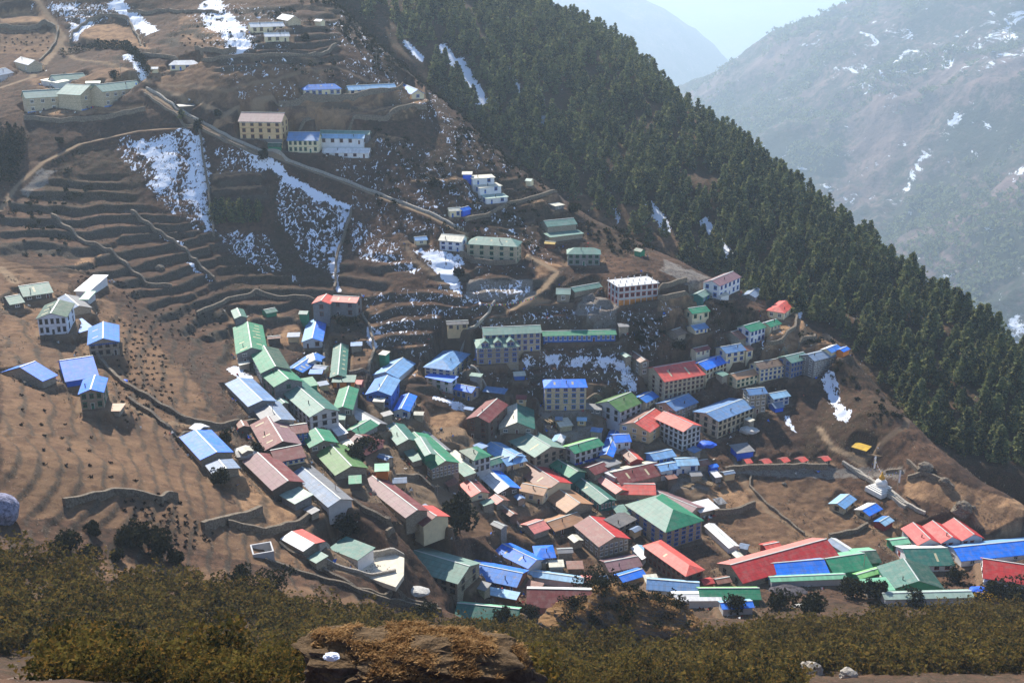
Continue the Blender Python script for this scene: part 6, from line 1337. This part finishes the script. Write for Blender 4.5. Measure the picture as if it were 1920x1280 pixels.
for a in [(862,1000,13,11,'dark','tall dark tree in the yard among central houses'),(690,845,7,7,'dark','flat-topped dark pine behind dusty rose roof'),(668,868,6,6,'dark','lower dark pine beside the dusty rose roof'),(657,1000,6.5,8,'dark','umbrella-shaped dark tree above the white courtyard'),
   (132,1035,5,6.5,'dark','round dark tree alone on brown slope at left'),(168,1050,3.4,4,'dark','dark egg-shaped shrub right of the lone round tree'),(223,1050,3.2,3.6,'dark','small square-looking dark shrub on the brown slope'),(178,1003,3.4,3.6,'dark','dark shrub by the rough wall, uphill of lone tree'),
   (236,1017,4,5,'dark','first dark shrub of the gully clump at left'),(262,1022,6,6,'dark','larger dark tree in the gully clump at left'),(300,1040,6.5,7,'dark','largest dark tree ending the gully clump'),(332,1055,4,4,'dark','small dark shrub below the gully clump'),
   (450,1095,4.6,6,'dark','wide dark shrub at the scrub edge'),(503,1108,4.5,8,'dark','long dark shrub patch at the scrub edge'),(797,1160,5,6,'dark','round dark bush before mint-sheened teal shed'),(944,1178,6.5,5,'dark','dark tree in front of the mint-sheened teal shed'),(965,1180,4.5,3.6,'dark','smaller dark tree beside the tree before teal shed'),
   (1128,1110,8,10,'dark','bushy dark tree behind the rocky knoll'),(1155,1130,5.5,8,'dark','low dark tree at the knoll top'),(990,1160,5,7,'dark','dark bushes right of the mint-sheened teal shed'),(1380,1150,6,6,'dark','dark tree before the off-white shed'),(1460,1140,6,7,'dark','dark tree below the long green shed'),
   (1520,1150,7,7,'dark','dark tree at the rubble patch in lower right'),(1600,1120,7,7,'dark','dark tree in front of the green hall'),(1640,1120,6,6,'dark','dark shrub left of pale mint long shed'),(1715,1130,4.5,7,'dark','dark bush before the pale mint long shed'),(1790,1090,4.5,5,'dark','dark bush in yard of dark green gabled house'),
   (1862,1120,6,8,'dark','dark tree below the cut-off red hall'),(1905,1135,7,9,'dark','dark tree in the lower right corner'),(1850,1125,3.2,5.5,'gold','shrub with bright yellow leaves below red hall'),(483,850,3.5,3.6,'dark','dark shrub near the lone blue shed'),(410,905,4.5,5,'dark','dark shrub hugging the grey-white metal shed'),
   (424,830,4,4.6,'dark','dark bush above the white tarpaulin pile'),(813,352,4.5,3.6,'dark','lollipop tree standing alone above the diagonal path'),(340,222,4.5,3.2,'pine','small dark conifer at path bend near school'),(373,250,6,3.4,'dark','dark conifer at the top of the big snow field'),(495,300,5.5,3.6,'dark','dark conifer beside path above the middle snow field'),
   (112,268,3,2.4,'dark','lone little bush on the bank below school'),(408,218,3,3.6,'dark','dark bush beside the brown-roofed lodge'),(214,150,5,4,'dark','dark bush behind the school flagpole'),(575,75,3.5,3,'dark','dark shrub below the short white block'),(950,410,3.2,3,'dark','green bush under the golden yard of tiered house'),
   (862,520,4.5,4.5,'dark','dark evergreen on wall corner below green lodge'),(1075,400,5,6,'dark','dark bush on the ridge right of flat white hut'),(1357,615,6,7,'bare','leafless thicket tree among spur houses'),(1350,955,6,5,'bare','left bare tree in the pale field by hotel'),(1372,955,6,5,'bare','right bare tree in the pale field by hotel'),
   (1595,930,6,6,'bare','leafless brown tree above the field huts'),(1135,1090,5,6,'bare','leafless tree before the mauve porch roof'),(1200,640,4,6,'dark','dark thicket on the snowy bank above the red hotel'),(1270,655,4.5,8,'dark','wide dark thicket under the weathered blue cottage'),(650,610,4.5,9,'dark','dark thicket under the grey brick house')]:
    one_tree(*a)
def hedge(pts_, h, w, label, gap=2.4, name='tree', kind=dark_m, cat='tree', grp=None, lab1=None, n=110):
    wl = [hit(u, v) for u, v in pts_]; out = []
    for a, c in zip(wl[:-1], wl[1:]):
        L = np.linalg.norm((c-a)[:2]); k = max(1, int(L/gap))
        out += [a+(c-a)*(i+R2.uniform(-.2, .2))/k for i in range(k)]
    me = [cloud_mesh(name, pine_pts(n, h, np.random.default_rng(600+j), w/h*.6), .8, kind, np.random.default_rng(700+j), trunk_v(h*.5, .12)) for j in range(3)]
    for j, p in enumerate(out):
        o = bpy.data.objects.new(name, me[j % 3]); C.objects.link(o); z_ = float(HF(p[0], p[1])); o.location = (p[0]+R2.uniform(-.5, .5), p[1]+R2.uniform(-.5, .5), z_-.2); s_ = R2.uniform(.75, 1.2); o.scale = (s_, s_, s_); tag(o, label, cat, grp)
hedge([(122,104),(150,96),(180,90),(210,92),(240,92),(256,108),(268,125),(282,146)], 5, 5, 'dark conifer in the hedge curving above the school', grp='conifers of the curved hedge')
for k in range(4): hedge([(402,390+k*9),(450,388+k*9),(500,392+k*9)], 6, 4.2, 'young conifer in the square plantation below terraces', 3.4, name='young_conifer', n=220, kind=pine_m, grp='young conifers in the square plantation')
for k in range(7): hedge([(-20,262+k*14),(20,256+k*14),(56-k*3,268+k*12)], 8.5, 5.5, 'dark conifer in the wood at the left edge', 3.6, name='conifer', n=260, kind=dark_m, grp='conifers at the left edge')
# tufts on the ledge and the dry slope around it
P_ = []
for k in range(9000):
    x_, y_ = R2.uniform(-4.6, 4.6), R2.uniform(-3.4, 3.6)
    P_.append((x_, y_))
P_ = np.array(P_); dg = bpy.context.evaluated_depsgraph_get()
hitz = []
for x_, y_ in P_:
    okk, co, nn, _ = lg.ray_cast(Vector((x_, y_, 30)), Vector((0, 0, -1)))
    if okk and nn.z > .84 and vn(np.array([x_*1.1]), np.array([y_*1.1]), 5)[0] > .42: hitz.append(tuple(lg.matrix_world @ co))
hitz = np.array(hitz); n = len(hitz)
base = np.repeat(hitz, 5, 0)+R2.normal(size=(n*5, 3))*[.09, .09, .01]; tip = base+np.stack([R2.normal(size=n*5)*.12+.06, R2.normal(size=n*5)*.1-.05, R2.uniform(.05, .17, n*5)], -1); sd_ = R2.normal(size=(n*5, 3))*[.03, .03, 0]
V_ = np.stack([base-sd_, base+sd_, tip], 1).reshape(-1, 3).astype(np.float32); me = bpy.data.meshes.new('dry_grass'); me.vertices.add(len(V_)); me.vertices.foreach_set('co', V_.ravel()); me.loops.add(len(V_)); me.loops.foreach_set('vertex_index', np.arange(len(V_), dtype=np.int32))
me.polygons.add(len(V_)//3); me.polygons.foreach_set('loop_start', np.arange(0, len(V_), 3, dtype=np.int32)); me.update(calc_edges=True); me.materials.append(grass_m); o = bpy.data.objects.new('dry_grass', me); C.objects.link(o); tag(o, 'tawny dry grass on top of the rock ledge', kind='stuff')
snow_m = mat_plain('old_snow', (226, 232, 246), .6, .3, .05)
q = rays(622, 1230); q = q/np.linalg.norm(q)*47.6; blob('snow_patch', tuple(q), (.30, .2, .13), snow_m, 'small clump of old snow on the rock ledge face', 'snow patch', 88, 4, .55)

# grass and low bushes over the knoll
bpy.context.view_layer.update(); kb = bpy.data.objects['rocky_knoll']; KP = []
for _ in range(2600):
    x_, y_ = R2.uniform(-20, 20), R2.uniform(-12, 12); okk, co, nn, _i = kb.ray_cast(Vector((x_, y_, 30)), Vector((0, 0, -1)))
    if okk and nn.z > .25 and vn(np.array([x_/3]), np.array([y_/3]), 15)[0] > .4: KP.append(tuple(kb.matrix_world @ co))
KP = np.array(KP); stuff_cloud('knoll_grass', np.repeat(KP, 7, 0)+R2.normal(size=(len(KP)*7, 3))*[.35, .35, .1]+[0, 0, .1], .42, grass_m, R2, 'dry tufts growing over the rocky knoll')
k_ = R2.choice(len(KP), 60); PP = [bush_pts(60, R2, 3)*[2.2, 2.2, 1.8]+KP[i] for i in k_]; stuff_cloud('knoll_bushes', np.concatenate(PP), .6, dark_m, R2, 'low dark bushes growing over the rocky knoll')
# ------------------------------------------------------------ stupa, flags, poles, people, odds and ends
white_m = mat_plain('whitewash', (228, 226, 220), .8, .2, .06); goldp = mat_plain('gilded_spire', (214, 160, 40), .45, .5, .15)
def lathe(prof, n=20):
    V = [(r*cos(2*pi*k/n), r*sin(2*pi*k/n), z) for r, z in prof for k in range(n)]; F_ = [(i*n+k, i*n+(k+1) % n, (i+1)*n+(k+1) % n, (i+1)*n+k) for i in range(len(prof)-1) for k in range(n)]
    F_.append(tuple(range(n))[::-1]); F_.append(tuple((len(prof)-1)*n+k for k in range(n))); return V, F_
p = ground(1651, 918); st = empty('stupa', tuple(p), .5); st.scale = (.82, .82, .82); tag(st, 'white stupa with gold spire at the end of prayer walls', 'stupa')
m = M()
for k, (w, z0, z1) in enumerate([(5.2,-1.5,.8),(4.4,.8,1.5),(3.7,1.5,2.1),(3.0,2.1,2.6)]): m.box(-w, w, -w, w, z0, z1)
m.build('base', [white_m], st)
V, F_ = lathe([(2.7,2.6),(2.9,3.2),(2.95,4.0),(2.6,4.9),(1.9,5.5),(1.0,5.8)]); mesh_obj('dome', V, F_, [white_m], smooth=True, parent=st)
m = M(); m.box(-1.0, 1.0, -1.0, 1.0, 5.8, 7.1); m.build('harmika', [goldp], st)
V, F_ = lathe([(1.15,7.1),(1.0,7.4),(.9,7.5),(.8,7.9),(.62,8.2),(.5,8.7),(.35,9.1),(.55,9.2),(.1,9.9)], 12); mesh_obj('spire', V, F_, [goldp], parent=st)
for s_ in (-1, 1):
    m = M(); m.box(s_*.25-.0, s_*.25+s_*.35, -1.03, -1.0, 6.3, 6.6); m.build('painted_eye', [mat_plain('eye_paint', (40, 50, 110), .7, .2)], st)
wood = mat_plain('weathered_pole', (150, 140, 128), .8, .2, .15, 3)
flagc = [mat_plain('flag_'+n_, c_, .85, .1, .1) for n_, c_ in (('blue',(60,90,190)),('white',(230,230,230)),('red',(190,60,60)),('green',(60,140,80)),('yellow',(220,190,70)))]
def pole(u, v, h, label, flag=False):
    p = ground(u, v); r = empty('flag_pole' if flag else 'utility_pole', tuple(p)); tag(r, label, 'pole')
    m = M(); m.box(-.09, .09, -.09, .09, -1, h); m.build('pole', [wood], r)
    if flag: m = M(); m.box(.1, .75, -.02, .02, h*.35, h-.3); m.build('banner', [flagc[1]], r)
    else: m = M(); m.box(-.8, .8, -.05, .05, h-.8, h-.65); m.build('crossarm', [wood], r)
    return np.array([p[0], p[1], p[2]+h])
t1 = pole(1636, 891, 9, 'tall prayer flag pole left of the stupa', True); t2 = pole(1682, 918, 9, 'prayer flag pole right of the stupa', True)
for a in [((458,256),7,'pole with crossarm before the brown-roofed lodge'),((706,122),9,'pole on the hill crest above the blue classroom row'),((821,945),8,'pole standing left of the tall dark tree'),((228,148),7,'flagpole between school roof and golden bank'),((513,790),7,'pole rising over the red-brown lodge roof'),((938,905),7,'pole beside silver and blue roofed house'),((1618,1075),8,'pole in front of the green hall with mint-sheened slope'),((547,815),6,'pole at the front of red-brown lodge'),((630,935),6,'pole at the end of patched silver-blue shed')]: pole(*a[0], a[1], a[2])
def flags(a, c, label, n=26, sag=1.5):
    V = []; F_ = []; mi = []; d = c-a; L = np.linalg.norm(d); side = np.array([0, 0, -1.0]); prev = None
    pt = lambda t_: a+d*t_+np.array([0, 0, -sag*4*t_*(1-t_)])
    for k in range(n):
        p0, p1 = pt((k+.1)/n), pt((k+.85)/n); i = len(V); dd = np.array([R2.normal()*.08, R2.normal()*.08, -.55])
        V += [tuple(p0), tuple(p1), tuple(p1+dd), tuple(p0+dd)]; F_.append((i, i+1, i+2, i+3)); mi.append(k % 5)
    i = len(V)
    for k in range(n+1): q_ = pt(k/n); V += [tuple(q_), tuple(q_+[0, 0, .05]), tuple(q_+[0.04, 0.04, .02])]
    for k in range(n):
        for j in range(3): F_.append((i+3*k+j, i+3*k+(j+1) % 3, i+3*k+3+(j+1) % 3, i+3*k+3+j)); mi.append(1)
    o = mesh_obj('prayer_flags', V, F_, flagc, mi); tag(o, label, 'prayer flags')
tp = np.array([p[0], p[1], p[2]]); sp_ = np.array(st.location)+[0, 0, 7.9]
flags(t1, sp_, 'string of prayer flags from left pole to the stupa spire'); flags(sp_, t2, 'string of prayer flags from the stupa spire to right pole')
g_ = ground(1622, 905); flags(t1, g_+[0, 0, .5], 'short string of prayer flags from left pole to ground')
q1 = ground(905, 612); q2 = ground(1005, 602); flags(np.array([q1[0], q1[1]+4, q1[2]+9.5]), np.array([q2[0], q2[1]+4, q2[2]+10.5]), 'long string of prayer flags above dormered lodge roof', 34)
# small roofless concrete tank
p = ground(492, 1038); m = M()
for b_ in ((-3,3,-3,-2.6),(-3,3,2.6,3),(-3,-2.6,-2.6,2.6),(2.6,3,-2.6,2.6)): m.box(*b_, -2, 2.0)
o = m.build('concrete_tank', [mat_wall(WALL['wgrey'], 'plaster')]); o.location = tuple(p); o.rotation_euler = (0, 0, .35); tag(o, 'roofless square concrete tank on the brown lower slope', 'tank')
# tarpaulin and timber piles
tarp = mat_plain('dusty_tarpaulin', (186, 184, 178), .7, .3, .2, 1.2); tblue = mat_plain('blue_tarpaulin', (40, 100, 220), .6, .3, .15, 1)
for k, (v_, x_, y_, r_, mt, lb) in enumerate([('I',760,720,(4.5,4,1.8),tarp,'heap under dusty white tarpaulin beside red-brown lodge'),('H',1560,640,(4,3,1.2),tblue,'blue tarpaulin heap in rubble yard below cream hotel'),('M',1080,650,(4,2.6,1.2),tarp,'white heap in front of the large grey-green hall'),('D',930,945,(1.4,1.4,.8),tblue,'small blue tarpaulin bundle on the bare left slope'),
     ('K',210,90,(4,3,1.4),tarp,'white and blue tarpaulin heap beside the cream hotel'),('K',450,1090,(6,4,1.6),mat_plain('dark_rubbish', (84,80,84), .9, .1, .4, 1.0),'dark rubbish heap right of long green shed'),('K',560,1180,(4,1.6,.7),tarp,'white rubbish line below the dark heap'),('K',1080,1010,(3,2.4,1.6),tarp,'white bundle beside plain dark green roof'),('K',1640,1080,(3.5,2.2,1),tblue,'blue tarpaulin at the end of pale mint shed'),('E',1690,880,(1,1,1),stone_m,'small rock pile by the brown terrace')]):
    u_, w_ = px(v_, x_, y_); p = ground(u_, w_); blob('tarpaulin_heap' if mt in (tarp, tblue) else 'heap', (p[0], p[1], p[2]+.1), r_, mt, lb, 'heap', 200+k, 3, .3)
wood_m = mat_plain('cut_timber', (150, 128, 100), .85, .2, .25, 1.5)
for j, (v_, x_, y_, L_, n_, rz, lb) in enumerate([('H',1400,930,9,7,-.5,'timber planks stacked beside the blue and white house group'),('H',1480,990,11,6,-.6,'timber planks laid out in the yard by pale field'),('F',1330,1090,9,9,-1.1,'split firewood ranked behind cream and green lodge'),('K',1000,250,8,6,-.4,'timber lying behind stupa near yellow roof'),('H',1330,1010,8,6,-.5,'timber planks nearest the maroon roofs')]):
    u_, w_ = px(v_, x_, y_); p = ground(u_, w_); r = empty('timber_stack', tuple(p), rz); tag(r, lb, 'timber stack')
    for k in range(n_):
        m = M(); y_ = k*.62; z_ = R2.uniform(.1, .9); m.box(-L_/2+R2.uniform(-.8, .8), L_/2+R2.uniform(-.8, .8), y_, y_+.42, z_-.6, z_); m.build('plank', [wood_m], r)
# people: one skinned figure, reused
def figure():
    J = [(0,0,.92),(0,0,1.18),(0,0,1.42),(0,0,1.5),(0,0,1.64),(.17,0,1.38),(.24,.03,1.1),(.22,-.08,.86),(-.17,0,1.38),(-.25,.02,1.1),(-.24,-.06,.85),(.09,0,.88),(.11,-.05,.48),(.12,.0,.06),(.12,-.14,.02),(-.09,0,.88),(-.12,.06,.48),(-.13,.12,.06),(-.13,-.02,.02)]
    E = [(0,1),(1,2),(2,3),(3,4),(2,5),(5,6),(6,7),(2,8),(8,9),(9,10),(0,11),(11,12),(12,13),(13,14),(0,15),(15,16),(16,17),(17,18)]
    R_ = [.15,.15,.16,.06,.11,.075,.05,.035,.075,.05,.035,.1,.075,.05,.04,.1,.075,.05,.04]
    me = bpy.data.meshes.new('person'); me.from_pydata(J, E, []); o = bpy.data.objects.new('person', me); C.objects.link(o)
    md = o.modifiers.new('skin', 'SKIN')
    for i, r_ in enumerate(R_): me.skin_vertices[0].data[i].radius = (r_, r_*.8)
    me.skin_vertices[0].data[0].use_root = True; sb = o.modifiers.new('sub', 'SUBSURF'); sb.levels = 1; sb.render_levels = 1
    dg = bpy.context.evaluated_depsgraph_get(); m2 = bpy.data.meshes.new_from_object(o.evaluated_get(dg)); bpy.data.objects.remove(o); return m2
fm = figure(); skin = mat_plain('skin', (150, 104, 80), .7, .3, .05)
cl = [mat_plain('clothing_'+n_, c_, .9, .1, .1) for n_, c_ in (('navy',(36,40,60)),('red',(150,44,40)),('grey',(80,80,84)),('black',(30,30,32)))]
fms = []
for k in range(4):
    m_ = fm.copy(); m_.materials.clear(); m_.materials.append(cl[k]); m_.materials.append(skin); m_.materials.append(cl[3])
    for pl_ in m_.polygons:
        z_ = pl_.center.z; pl_.material_index = 1 if z_ > 1.47 else (2 if z_ < .88 else 0)
    fms.append(m_)
for k, (u_, w_, lb) in enumerate([(981,379,'person in dark blue jacket standing on golden terrace below tiered house'),(986,378,'person in red jacket beside another on the golden terrace'),(995,493,'person in grey walking on the path past green lodge'),(999,492,'person in black close behind the walker in grey'),(941,327,'person in dark blue on the ledge above tiered house'),(947,327,'person in red on the ledge above tiered house'),(952,326,'person in grey on the ledge above tiered house'),(1333,512,'person in black near the spur house')]):
    p = ground(u_, w_); o = bpy.data.objects.new('person', fms[k % 4]); C.objects.link(o); o.location = (p[0], p[1], p[2]-.02); o.rotation_euler = (0, 0, R2.uniform(0, 6)); tag(o, lb, 'person')
print('objects', len(bpy.data.objects), 'tris', sum(len(m.loops)-2*len(m.polygons) for m in bpy.data.meshes))
